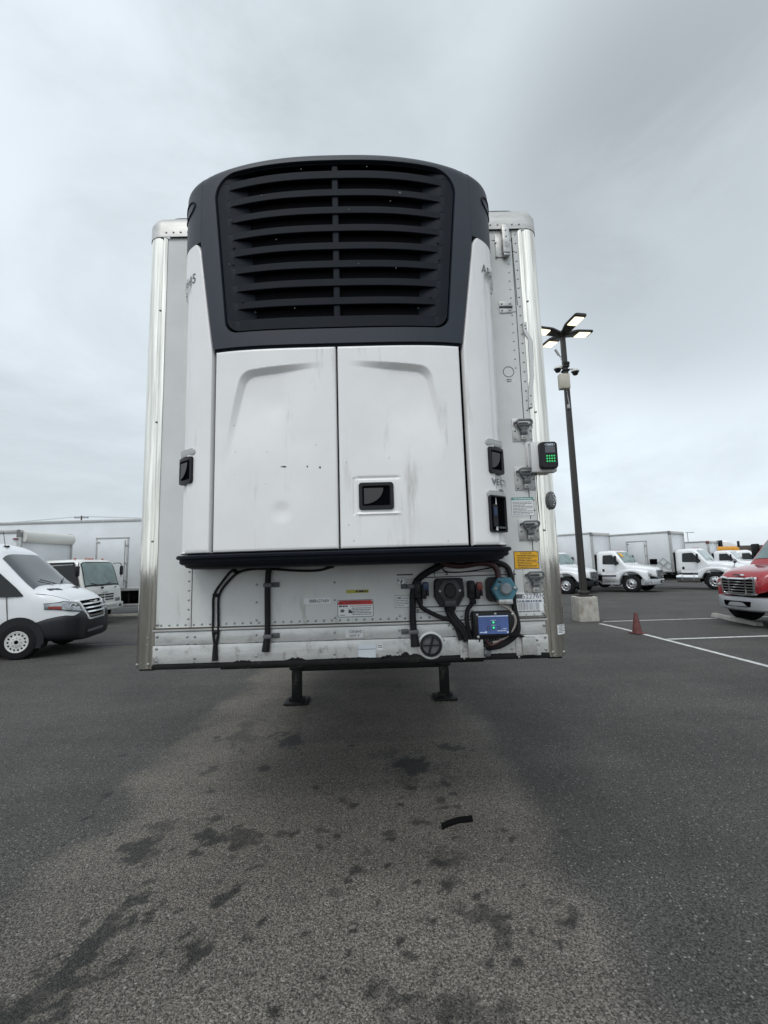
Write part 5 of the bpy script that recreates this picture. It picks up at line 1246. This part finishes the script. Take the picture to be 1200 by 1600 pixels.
bB = conventional('white box truck with yellow windscreen sticker, just right of the lamp pole', 'white box trucks parked in a diagonal row', place(988.5, 925.6, PSI), -PSI, box=(-8.8, -1.92, 1.02, 3.56, 1.25), rim=RIMA)
m = MB(); m.grid(lambda u, v: (-.62+.11*u, -.55+.30*v, 2.085-.135*u+.012) if False else (lambda x, y: (x+.016, y, top_z([(-1.0, 1.13, .92, 2.42), (-.86, 1.12, .92, 2.36), (-.80, 1.12, .92, 2.31), (-.28, 1.10, .92, 1.66)], x, y, 9, .115, 1.5)+.016))(-.74+.18*u, -.78+.34*v), 3, 3)
part(m, 'windscreen_sticker', LYEL, bB)
bC = conventional('white box truck with hazard placard frames and a side door on its box', 'white box trucks parked in a diagonal row', place(1119.5, 921.5, PSI), -PSI, box=(-9.6, -1.92, 1.02, 3.52, 1.27), tank='tank', rim=RIMA, variant='b', door=(-4.45, -3.32, 2.98, -1), placards=[(-2.46, 1.66, .50), (-2.20, 1.40, .50), (-2.72, 1.40, .50)])
m = MB(); m.rbox((-3.0, -1.285, 1.68), (.42, .03, .32), .02); part(m, 'dark_panel', BLACK, bC)
m = MB(); m.tube([(.9, -1.0, 1.30), (1.0, -1.12, 1.55)], .015, 6, smooth=False); m.lathe([(.02, -.09), (.10, -.05), (.13, .03), (.12, .05), (.001, .05)], (1.0, -1.14, 1.62), (-1, 0, .1), 18); part(m, 'hood_mirror', mat('mirror_grey', (.14, .14, .15), .3, .3), bC)
# fourth truck of the row, farther back
def at(px, py, Y):
    p = W(px, py, Y); return p
pD = W(1119, 850, 34.0)
bD = conventional('white box truck with dark red corner mark, behind the placarded truck', 'white box trucks parked in a diagonal row', (pD[0]+.95, 32.3, gz(32.3)), -PSI, box=(-7.5, -2.05, 1.0, 3.25, 1.2), rim=RIMA)
m = MB(); m.rbox((-2.15, -1.21, 3.12), (.24, .06, .22), .03); part(m, 'corner_mark', mat('dull_red', (.16, .05, .05), .5), bD)
# red truck on the right, cut by the frame
rT = conventional('red truck with chrome grille and silver bumper, cut off by the right edge', None, (9.72, 7.74, 0), R(184), paint=RED, grille='chrome', box=(-8.5, -2.05, 1.0, 3.4, 1.25), name='box_truck', rim=RIMW); rT.scale = (1, 1, .935)
# ---- cab over truck on the left
def cabover(label, loc, rotz):
    t = thing('cabover_truck', label, 'truck', loc, rotz)
    st = [(-1.05, .98, .62, 2.20), (-.9, 1.0, .62, 2.25), (.1, 1.0, .62, 2.27), (.40, 1.0, .62, 2.24), (.50, .99, .62, 2.16), (.74, .99, .62, 1.34), (.79, .98, .62, 1.22), (.83, .96, .62, .9), (.84, .95, .62, .8)]
    TU, ZB = .10, 1.3
    m = MB(); loft_st(m, st, 9, 0, TU, ZB); cab = part(m, 'cab', CREAM, t, angle=40)
    m = MB(); glass_top(m, st, .73, .505, .90, .84, 9, TU, ZB, .010, 0, 10, 18); part(m, 'windshield', GLASST, cab)
    m = MB(); glass_top(m, st, .742, .725, .92, .915, 9, TU, ZB, .012, 0, 3, 18); glass_top(m, st, .515, .495, .86, .85, 9, TU, ZB, .012, 0, 3, 18)
    for s in (-1, 1):
        m.loft([[(lambda x, y: (x+.012, y, top_z(st, x, y, 9, TU, ZB)+.008))(.735-.235*u, s*(.90-.06*u+dy)) for dy in (-.015, .02)] for u in np.linspace(0, 1, 8)], 0, caps=False, closed=False)
    m.tube([(.80, -.1, 1.33), (.74, .45, 1.45)], .012, 6, smooth=False); m.tube([(.80, -.15, 1.33), (.74, -.60, 1.45)], .012, 6, smooth=False); m.rbox((.80, -.1, 1.27), (.03, .12, .06), .01); part(m, 'windshield_trim', BLKPLAS, cab)
    for s in (-1, 1):
        m = MB(); side_poly(m, smoothpoly([(-.62, 1.28), (-.58, 2.05), (.34, 2.08), (.60, 1.36), (.56, 1.24)], .05), st, s, TU, ZB, .008, 0, hwf=1.0); d_ = part(m, 'side_window', GLASSD, cab)
        m = MB(); side_poly(m, smoothpoly([(-.74, 2.16), (.36, 2.17), (.64, 1.30), (.62, 1.26), (.32, 2.11), (-.72, 2.09)], .02), st, s, TU, ZB, .03, 0, hwf=1.0); part(m, 'window_visor', BLKPLAS, cab)
        m = MB(); m.tube([(.50, s*.93, 2.12), (.66, s*1.16, 2.10), (.66, s*1.18, 1.62)], .014, 6); m.rbox((.66, s*1.20, 1.86), (.07, .16, .34), .03); part(m, 'mirror', BLKPLAS, cab)
        wheel(t, 0, s*.91, .39, .22, s, RIMW, flat=True); wheel(t, -3.8, s*.84, .39, .22, s, RIMW, dual=True)
        m = MB(); m.rbox((.83, s*.72, .82), (.06, .26, .14), .03); part(m, 'headlight', HEADL, t)
        m = MB(); m.arch(0, .40, .46, s*1.002, s, .03); part(m, 'wheel_arch', BLKPLAS, t)
    m = MB()
    for v in (1.03, .94, .85):
        for s in (-1, 1): m.rbox((.835, s*.26, v), (.03, .46, .042), .01, 0)
    m.text(text2d('ISUZU', .085, .01, 'CENTER', 1.2), lambda a, b: (.845, a, 1.075+b), 1); m.rbox((.815, .62, 1.27), (.02, .10, .04), .006, 1); part(m, 'grille', [GAP, INK2], cab)
    m = MB(); m.rbox((.84, 0, .60), (.16, 1.98, .24), .04); m.prism(smoothpoly([(-.55, .66), (.55, .66), (.5, .57), (-.5, .57)], .03), lambda u, v, d: (.915+d, u, v), 0, .012, 1)
    for s in (-1, 1): m.rbox((.915, s*.78, .60), (.02, .16, .10), .02, 2)
    part(m, 'bumper', [CREAM, mat('bumper_inset', (.45, .45, .44), .5), INK2], t)
    for y in (-.72, -.16, 0, .16, .72): m = MB(); m.dome((.22, y, 2.27), (0, 0, 1), .045, .05, 10); part(m, 'marker_lamp', AMBER, cab)
    m = MB(); m.box((-3.2, 0, .70), (5.5, .75, .22)); m.box((-.1, 0, .6), (1.6, 1.3, .3)); part(m, 'chassis_frame', BLKSTEEL, t)
    b = truck_box(t, -7.0, -1.25, .95, 3.28, 1.2, nose=True)
    m = MB(); m.prism([(.075*math.cos(a), .028*math.sin(a)) for a in np.linspace(0, 2*PI, 21)[:-1]], lambda u, v, d: (-1.42+u*1.3, -1.2-d-.012, 2.98+v), 0, .02, 0); part(m, 'oval_badge', mat('badge_red', (.16, .03, .035), .4), b)
    return t
cabover('cream cab-over box truck with rounded box nose, parked behind the white van', (-10.45, 12.85, gz(12.85)), R(0))
# ---- cargo van
def van(label, loc, rotz):
    t = thing('cargo_van', label, 'van', loc, rotz)
    st = [(-4.6, .96, .45, 2.30), (-4.4, .99, .42, 2.42), (-1.6, .99, .42, 2.47), (-1.15, .99, .42, 2.44), (-.82, .99, .42, 2.36), (-.60, .99, .42, 2.25), (-.50, .985, .42, 2.16), (.18, .98, .42, 1.47), (.28, .975, .42, 1.41), (.48, .96, .42, 1.34), (.68, .93, .42, 1.23), (.82, .89, .42, 1.11), (.92, .83, .42, .96), (.98, .76, .42, .80)]
    TU, ZB = .125, 1.25
    m = MB(); loft_st(m, st, 5.5, 0, TU, ZB, sub=5); body = part(m, 'body', CARW, t, angle=40)
    m = MB(); glass_top(m, st, .172, -.492, .885, .78, 5.5, TU, ZB, .010, 0, 14, 24); part(m, 'windshield', GLASS, body)
    cl = [(.28, .985, .31, .82), (.5, .995, .30, .86), (.78, .955, .28, .90), (.92, .87, .27, .89), (1.00, .76, .27, .84), (1.03, .60, .28, .78)]
    m = MB(); loft_st(m, cl, 5.5, sub=4)
    m.loft([[(x, y, z) for (x, y) in ((1.025-.30*(abs(y)/.95)**4+d, y) for d in (0, .03, .03, 0)) for z in ()] for y in ()] or [[(1.03-.22*(abs(y)/.9)**3+d, y, z) for d, z in ((-.05, .40), (.02, .41), (.02, .46), (-.05, .47))] for y in np.linspace(-.86, .86, 17)], 1)
    part(m, 'bumper', [CLAD, mat('bumper_strip', (.10, .10, .105), .4)], t)
    m = MB(); m.loft([[(.985-.14*(abs(y)/.62)**2.5+d, y, z) for d, z in ((0, .50), (.03, .50), (.03, .66), (0, .66))] for y in np.linspace(-.56, .56, 13)], 0); part(m, 'lower_intake', BLACK, t)
    def body_x(y, z):          # front-most x of the body skin at this height and offset
        lo, hi = 0., .98
        for _ in range(24):
            x = (lo+hi)/2; hw, z0, z1 = lerp_st(st, x); zc, hh = (z0+z1)/2, (z1-z0)/2; q = abs((z-zc)/hh)
            ok = q < 1 and abs(y) < hw*(1-q**5.5)**(1/5.5)*(1-TU*max(0, z-ZB))
            if ok: lo = x
            else: hi = x
        return lo
    # grille: trapezoid chrome surround with bars
    fr = lambda u, v, d: (max(body_x(u, v), 1.025-.24*(abs(u)/.85)**2.2-.45*max(0, v-.80))+.035+d, u, v)
    o_ = smoothpoly([(-.60, 1.12), (.60, 1.12), (.42, .68), (-.42, .68)], .06); i_ = [(u*.91, (v-.92)*.88+.925) for u, v in o_]
    m = MB(); m.loft([[fr(u, v, -.10) for u, v in o_], [fr(u, v, .02) for u, v in o_], [fr(u*.985, v, .03) for u, v in o_], [fr(u, v, .03) for u, v in i_], [fr(u, v, -.012) for u, v in i_]], 0, caps=False); m.loft([[fr(u*q, .925+(v-.925)*q, -.012) for u, v in i_] for q in (1, .7, .4, .1)], 1, caps=False)
    for k in range(4):
        v = .77+k*.085; hw_ = .38+(v-.68)*.38; m.loft([[fr(u, v+a-.0*u*u, b) for a, b in ((-.016, -.02), (-.018, .03), (.012, .034), (.016, -.02))] for u in np.linspace(-hw_, hw_, 14)], 2)
    m.prism([(-.17, 1.075), (-.05, 1.06), (.05, 1.06), (.17, 1.075), (.05, 1.035), (-.05, 1.035)], lambda u, v, d: fr(u, v, d), .0, .045, 3)
    part(m, 'grille', [CARW, GAP, CHROME, GALV], t)
    for s in (-1, 1):
        m = MB()
        def hl(u, v, d):
            y = .57+.395*u**.85; z0 = .885+.05*u; z1 = 1.07+.075*u; zz_ = z0+(z1-z0)*(v*(1-.5*max(0, u-.72)/.28)+.25*max(0, u-.72)/.28)
            return (body_x(y, zz_)+d*(1-.7*u), s*(y+d*.7*u), zz_)
        m.grid(lambda u, v: hl(u, v, .022), 16, 6); m.loft([[hl(u, 0, .022), hl(u, 0, -.06)] for u in np.linspace(0, 1, 12)], 0, caps=False, closed=False); m.loft([[hl(u, 1, .022), hl(u, 1, -.06)] for u in np.linspace(0, 1, 12)], 0, caps=False, closed=False)
        for u in (.22, .5): m.lathe([(.055, 0), (.05, .01), (.035, .004), (.001, .004)], hl(u, .5, .022), (.8, s*.6, .1), 14, 1)
        m.grid(lambda u, v: hl(.86+.12*u, .05+.42*v, .026), 4, 3, 2); m.tube([hl(u, 0, .018) for u in np.linspace(0, 1, 12)], .009, 5, 3); m.tube([hl(u, 1, .018) for u in np.linspace(0, 1, 12)], .007, 5, 3); m.tube([hl(0, v, .018) for v in np.linspace(0, 1, 4)], .007, 5, 3); part(m, 'headlight', [HEADL, CHROME, mat('amber_reflector', (.28, .04, .03), .3), GAP], t)
        m = MB(); m.loft([[(x, s*(.995 if x < .5 else .995-.0*x)+s*.006, z) for x, z in ((.47*q*math.cos(a), .355+.47*q*math.sin(a)*1.04) for a in np.linspace(-.15, PI+.15, 24))] for q in (1.0, .55)], 0, caps=False, closed=False)
        m.arch(0, .36, .44, s*.998, s, .25); part(m, 'wheel_arch', CLAD, t)
        m = MB(); side_poly(m, [(-4.3, .36), (-4.3, .60), (-.45, .62), (-.45, .36)], st, s, TU, ZB, .012, 0, hwf=.99); part(m, 'side_cladding', CLAD, t)
        m = MB(); side_poly(m, smoothpoly([(-1.35, 1.34), (-1.32, 2.06), (-.78, 2.08), (-.10, 1.44), (.06, 1.26), (-.3, 1.26)], .05), st, s, TU, ZB, .010, 0, hwf=.985); part(m, 'side_window', GLASSD, body)
        m = MB()
        for a, b in (((-.20, .70), (-.26, 1.26)), ((-1.55, .62), (-1.55, 2.15))): side_poly(m, [(a[0], a[1]), (a[0]+.010, a[1]), (b[0]+.010, b[1]), (b[0], b[1])], st, s, TU, ZB, .004, 0, hwf=.99)
        side_poly(m, [(-1.5, 1.06), (-.5, 1.10), (-.5, 1.108), (-1.5, 1.068)], st, s, TU, ZB, .003, 0, hwf=.99); part(m, 'door_seam', INKLINE, body)
        m = MB(); m.tube([(-.85, s*.96, 1.42), (-.84, s*1.10, 1.46)], .03, 8, smooth=False); m.rbox((-.84, s*1.17, 1.52), (.12, .20, .36), .05); part(m, 'mirror', CLAD, body)
        for x in (0, -3.67): wheel(t, x, s*.900, .355, .235, s, RIMW, .60, 14, flat=True)
    for s in (-1, 1):
        m = MB(); m.prism(smoothpoly([(.36, s*.30), (.30, s*.66), (.40, s*.72), (.48, s*.34)], .02), lambda u, v, d: (u, v, top_z(st, u, v, 5.5, TU, ZB)+d), -.01, .006, 0); part(m, 'hood_vent', CLAD, body)
        m = MB(); m.tube([(x, s*y, top_z(st, x, y, 5.5, TU, ZB)) for x, y in ((.24, .93), (.45, .89), (.65, .82), (.78, .72))], .005, 5); part(m, 'hood_seam', INKLINE, body)
    m = MB(); m.rbox((-.72, -.25, top_z(st, -.72, -.25, 5.5, TU, ZB)+.015), (.12, .05, .05), .02); m.tube([(-.74, -.25, 2.32), (-.80, -.25, 2.66)], .006, 6, smooth=False); part(m, 'antenna', BLKPLAS, body)
    for s in (-1, 1): m = MB(); m.tube([(.20, s*.15+.05, 1.49), (.09, s*.5, 1.59)], .010, 6, smooth=False); part(m, 'wiper', BLKPLAS, body)
    m = MB(); m.box((-1.8, 0, .40), (5.0, 1.5, .2)); part(m, 'underbody', BLKSTEEL, t)
    return t
pv = G(28, 1030.5); psi = R(-12); c_, s_ = math.cos(-psi), math.sin(-psi)
van('white cargo van with dark lower cladding, cut off by the left edge', (pv[0]-s_*.93, pv[1]+c_*.93, 0), -psi)
# ---- long box truck parked across the back at left
t = thing('box_trailer', 'long white cargo box with grey framed side door, behind the cream cab-over truck', 'trailer', (-9.5, 17.0, gz(17)), 0)
truck_box(t, -13.5, 5.2, 1.10, 4.12, 1.27, door=(-2.38, -1.08, 3.32, -1), railm=BOXG)
m = MB(); m.box((-4, 0, .85), (18, .9, .3)); m.rbox((-4, -1.2, .50), (18, .05, .10), .01, 1); m.box((-4, .2, .68), (17, .1, .7))
for k in range(8): m.box((-12+k*2.2, -1.15, .75), (.06, .06, .5), 0)
part(m, 'chassis_frame', [BLKSTEEL, BOXG], t)
for x in (-11.5, -10.2, 3.0):
    for s in (-1, 1): wheel(t, x, s*1.02, .5, .28, s, RIMW)
m = MB(); m.rbox((-14, 16.0, gz(16)+.05), (40, .25, .12), .03); o = m.build('kerb', CONC); o['kind'] = 'structure'
# ================================================================== lamp post
bx, by = 5.90, 9.82; bz = gz(by)
t = thing('lamp_post', 'dark lamp post with four lit heads on a pale concrete plinth', 'lamp post', (bx, by, bz), 0)
m = MB(); m.loft([[(a*w, b*w, z) for a, b in rrect(1, 1, .12, 4)] for w, z in ((.56, -.05), (.56, .60), (.545, .66), (.50, .67))], 0); part(m, 'concrete_plinth', CONC, t, angle=45)
m = MB(); m.rbox((0, 0, .70), (.36, .36, .05), .01); m.rbox((0, 0, .78), (.24, .24, .12), .03)
HZ = float(W(889, 524, by)[2])-bz
m.loft([[(a*w, b*w, z) for a, b in rrect(1, 1, .14, 3)] for w, z in ((.165, .70), (.150, HZ*.5), (.130, HZ))], 0); part(m, 'pole', BRONZE, t, angle=45)
m = MB(); m.cyl((0, 0, HZ-.05), (0, 0, HZ+.12), .11, n=16); m.rbox((0, 0, HZ+.04), (.3, .3, .10), .04); hub = part(m, 'lamp_hub', BRONZE, t)
for k in range(4):
    X = Matrix.Translation((0, 0, HZ+.03)) @ Matrix.Rotation(R(90*k+10), 4, 'Z') @ Matrix.Scale(1.12, 4)
    m = MB(); secs = [(.08, .09, .0, .11), (.22, .13, .03, .10), (.36, .165, .06, .085), (.44, .17, .065, .08), (.80, .17, .085, .07), (.84, .15, .09, .06)]
    m.loft([[(x, u*w*2, z+v*h) for u, v in rrect(1, 1, .25, 4)] for x, w, z, h in secs], 0, X=X)
    h_ = part(m, 'lamp_head', BRONZE, t, angle=50)
    m = MB(); m.prism(rrect(.36, .27, .03), lambda u, v, d: (.60+u, v, .033+d+.05*(u)), -.008, .004, 0, X=X); part(m, 'lamp_lens', LAMPON, h_)
# cameras, clamp and enclosure
ZC = float(W(890, 577, by)[2])-bz; ZE = float(W(885, 600, by)[2])-bz
m = MB()
for z in (ZC-.05, ZC+.07): m.rbox((0, 0, z), (.20, .20, .05), .01)
m.rbox((.03, 0, ZC+.17), (.18, .17, .10), .02); part(m, 'camera_clamp', BLKSTEEL, t)
for (dx, dy, z) in ((-.26, -.08, ZC-.02), (.27, -.06, ZC-.11)):
    m = MB(); m.tube([(0, 0, z+.08), (dx*.6, dy, z+.09), (dx, dy, z+.06)], .028, 8); m.lathe([(.001, .09), (.07, .085), (.115, .03), (.12, 0), (.10, -.01)], (dx, dy, z), (0, 0, 1), 20); cm = part(m, 'security_camera', CAMW, t)
    m = MB(); m.lathe([(.10, -.008), (.095, -.04), (.06, -.10), (.001, -.12)], (dx, dy, z), (0, 0, 1), 20); part(m, 'camera_dome', GLASSD, cm)
m = MB(); m.tube([(-.06, 0, ZC+.39), (-.13, -.05, ZC+.39), (-.20, -.08, ZC+.43)], .014, 6); m.cyl((-.19, -.08, ZC+.41), (-.30, -.10, ZC+.59), .035, n=10, m=0); m.tube([(-.18, -.07, ZC+.39), (-.08, -.05, ZC+.22)], .006, 5); part(m, 'antenna_arm', mat('antenna_grey', (.38, .38, .38), .5), t)
m = MB(); m.rbox((-.14, -.16, ZE), (.30, .18, .46), .015); m.rbox((-.14, -.252, ZE), (.26, .01, .42), .005); en = part(m, 'equipment_box', BEIGE, t)
m = MB(); m.tube([(-.06, -.12, ZE-.23), (-.03, -.10, ZE-.5), (.0, -.09, ZE-.7)], .014, 6); m.rbox((-.04, -.11, ZE-.75), (.07, .06, .12), .01); part(m, 'conduit', mat('antenna_grey', (.38, .38, .38), .5), t)
# ================================================================== cone, wheel stop
p = G(996, 990); m = MB(); m.rbox((0, 0, .014), (.25, .25, .026), .010); m.lathe([(.105, .02), (.098, .05), (.040, .43), (.032, .45), (.024, .45), (.02, .3)], (0, 0, 0), (0, 0, 1), 24)
t = m.build('traffic_cone', CONE); t.location = (p[0], p[1], .004); t.rotation_euler = (0, 0, .3); tag(t, 'faded dark red traffic cone standing on the white parking line', 'traffic cone')
m = MB(); m.loft([[(x*1.0, y, z) for x, z in ((-.09, 0), (-.075, .07), (-.05, .10), (.05, .10), (.075, .07), (.09, 0))] for y in (-.95, -.91, .91, .95)], 0)
o = m.build('wheel_stop', CONC); o.location = (9.26, 8.72, gz(8.72)); o.rotation_euler = (0, 0, -.19); tag(o, 'low concrete wheel stop under the nose of the red truck', 'wheel stop')
# ================================================================== far vehicles at right
def far(px, py, Y): p = W(px, py, Y); return p
# white cab with dark side window in front of the bus
p = W(1160, 905, 35.0)
conventional('white cab truck showing only roof and side window above the red bonnet', None, (p[0]+1.6, 35.0, gz(35)), R(-20), rim=RIMA, name='cab_truck', box=None)
# truck with a white roof fairing
def fairing_truck(loc, rz):
    t = thing('fairing_truck', 'far truck with a white slanted roof fairing and black fairing edge', 'truck', loc, rz)
    m = MB(); loft_st(m, [(-1.9, 1.1, .9, 2.5), (-1.0, 1.12, .9, 2.6), (-.8, 1.1, .9, 2.5), (-.2, 1.08, .9, 1.7), (1.0, .8, .8, 1.4), (1.15, .7, .8, 1.1)], 7, 0, .1, 1.5); c = part(m, 'cab', CARW, t)
    m = MB(); loft_st(m, [(-2.0, 1.1, 2.62, 3.62), (-1.5, 1.1, 2.62, 3.60), (-.7, .95, 2.62, 3.1), (-.5, .9, 2.62, 2.75)], 6); part(m, 'roof_fairing', CARW, c)
    m = MB(); m.rbox((-2.0, 0, 3.1), (.25, 2.35, 1.0), .05); m.rbox((-.5, -.95, 3.15), (.2, .3, .6), .06); part(m, 'fairing_edge', BLKPLAS, c)
    for s in (-1, 1):
        m = MB(); side_poly(m, [(-1.5, 1.6), (-1.5, 2.2), (-.95, 2.2), (-.6, 1.6)], [(-2, 1.1, 0, 1), (1, 1.1, 0, 1)], s, .1, 1.5, .01, 0, hwf=1.11); part(m, 'side_window', GLASSD, c)
        wheel(t, 0, s*1.0, .5, .28, s, RIMA); wheel(t, -6, s*1.0, .5, .28, s, RIMA)
    truck_box(t, -9, -2.3, 1.0, 3.5, 1.25); return t
p = W(1142, 850, 44.0); fairing_truck((p[0]+1.2, 44.0, gz(44)), R(-28))
def bus(loc, rz):
    t = thing('yellow_bus', 'yellow bus far behind, below the white roof fairing', 'bus', loc, rz)
    m = MB(); loft_st(m, [(-8, 1.2, .7, 3.1), (-7.8, 1.22, .7, 3.2), (0, 1.22, .7, 3.2), (.3, 1.2, .7, 3.1), (.4, 1.2, .7, 2.0), (1.8, .9, .7, 1.7), (2.0, .8, .7, 1.3)], 7); b = part(m, 'body', YEL, t)
    for k in range(9):
        for s in (-1, 1): m = MB(); m.rbox((-7.2+k*.8, s*1.215, 2.3), (.62, .03, .6), .03); part(m, 'window', GLASSD, b)
    m = MB()
    for s in (-1, 1): 
        for z in (1.2, 1.6): m.box((-3.8, s*1.22, z), (7.6, .02, .05))
    part(m, 'rub_rail', BLACK, b)
    for x in (.6, -5.5):
        for s in (-1, 1): wheel(t, x, s*1.05, .48, .28, s, RIMW)
    return t
p = W(1150, 862, 40.0); hb = float(W(1145, 853.5, 41.)[2])-gz(41); bs = bus((p[0]+.1, 41.0, gz(41)), R(-8)); bs.scale = (1, 1, hb/3.2)
YS = 46.; q0, q1 = W(1153, 861, YS), W(1190, 848, YS); zr0, zr1 = float(q0[2])-gz(YS), float(q1[2])-gz(YS)-.25; wd = float(q1[0]-q0[0])+3
t = thing('brown_shed', 'low brown flat roofed shed with yellow fascia at the far end', 'shed', (float(q0[0]), YS, gz(YS)), 0)
m = MB(); m.box((wd/2+.3, 3, (zr0-.6)/2), (wd-.8, 5, zr0-.6)); b = part(m, 'wall', mat('shed_wall', (.45, .33, .16), .7, var=.1), t); m = MB(); m.rbox((wd/2, 3, (zr0+zr1)/2), (wd, 6.4, zr1-zr0), .05); part(m, 'roof', BROWN, t)
for k in range(2): m = MB(); m.box((1.2+k*2.4, .47, 1.0), (1.2, .05, 2.0)); part(m, 'door', mat('shed_door', (.30, .29, .27), .6), b)
m = MB(); m.box((wd/2, .2, zr0-.25), (wd-.2, .5, .42)); part(m, 'fascia', YEL, t)
# ================================================================== utility pole with wires, thin masts
p = W(124, 870, 70.); t = thing('utility_pole', 'utility pole tip with crossarm above the long white cargo box', 'utility pole', (p[0], 70., gz(70)), R(10))
zt = float(W(124, 806, 70.)[2])-gz(70)
m = MB(); m.cyl((0, 0, 0), (0, 0, zt), .16, .11, 12); part(m, 'pole', WOOD, t); m = MB(); m.rbox((0, 0, zt-.35), (2.2, .10, .12), .01); part(m, 'crossarm', WOOD, t)
m = MB()
for u in (-.95, -.4, .4, .95): m.cyl((u, 0, zt-.3), (u, 0, zt-.08), .05, .03, 8)
part(m, 'insulator', mat('porcelain', (.25, .24, .23), .3), t)
m = MB()
for u in (-.95, 0, .95):
    pts = [(p[0]+u-58*(1-k/10), 70.+8*(k/10-1)*0, gz(70)+zt-.1+1.6*(1-k/10)*0-2.0*math.sin(PI*k/10)*.6) for k in range(11)]; m.tube(pts, .010, 4)
    m.tube([(p[0]+u+60*k/10, 70., gz(70)+zt-.1-1.2*math.sin(PI*k/10)) for k in range(11)], .010, 4)
part(m, 'power_line', INK, t).matrix_parent_inverse = Matrix.Translation((p[0], 70., gz(70))) .inverted() if False else Matrix.Identity(4)
for o in t.children:
    if o.name.startswith('power_line'):
        o.data.transform((Matrix.Translation(t.location) @ Matrix.Rotation(R(10), 4, 'Z')).inverted())
for i, (px, pyt) in enumerate(((1078, 832), (1070, 833))):
    p = W(px, 870, 80.); zt = float(W(px, pyt, 80.)[2])
    if i: continue
    t = thing('light_mast', 'thin far light mast rising above the truck boxes', 'mast', (p[0], 80., gz(80)), 0)
    m = MB(); m.cyl((0, 0, 0), (0, 0, zt-gz(80)), .09, .06, 8); part(m, 'pole', GALV, t); m = MB(); m.rbox((.5, 0, zt-gz(80)), (1.6, .25, .12), .03); part(m, 'lamp_head', GALV, t)
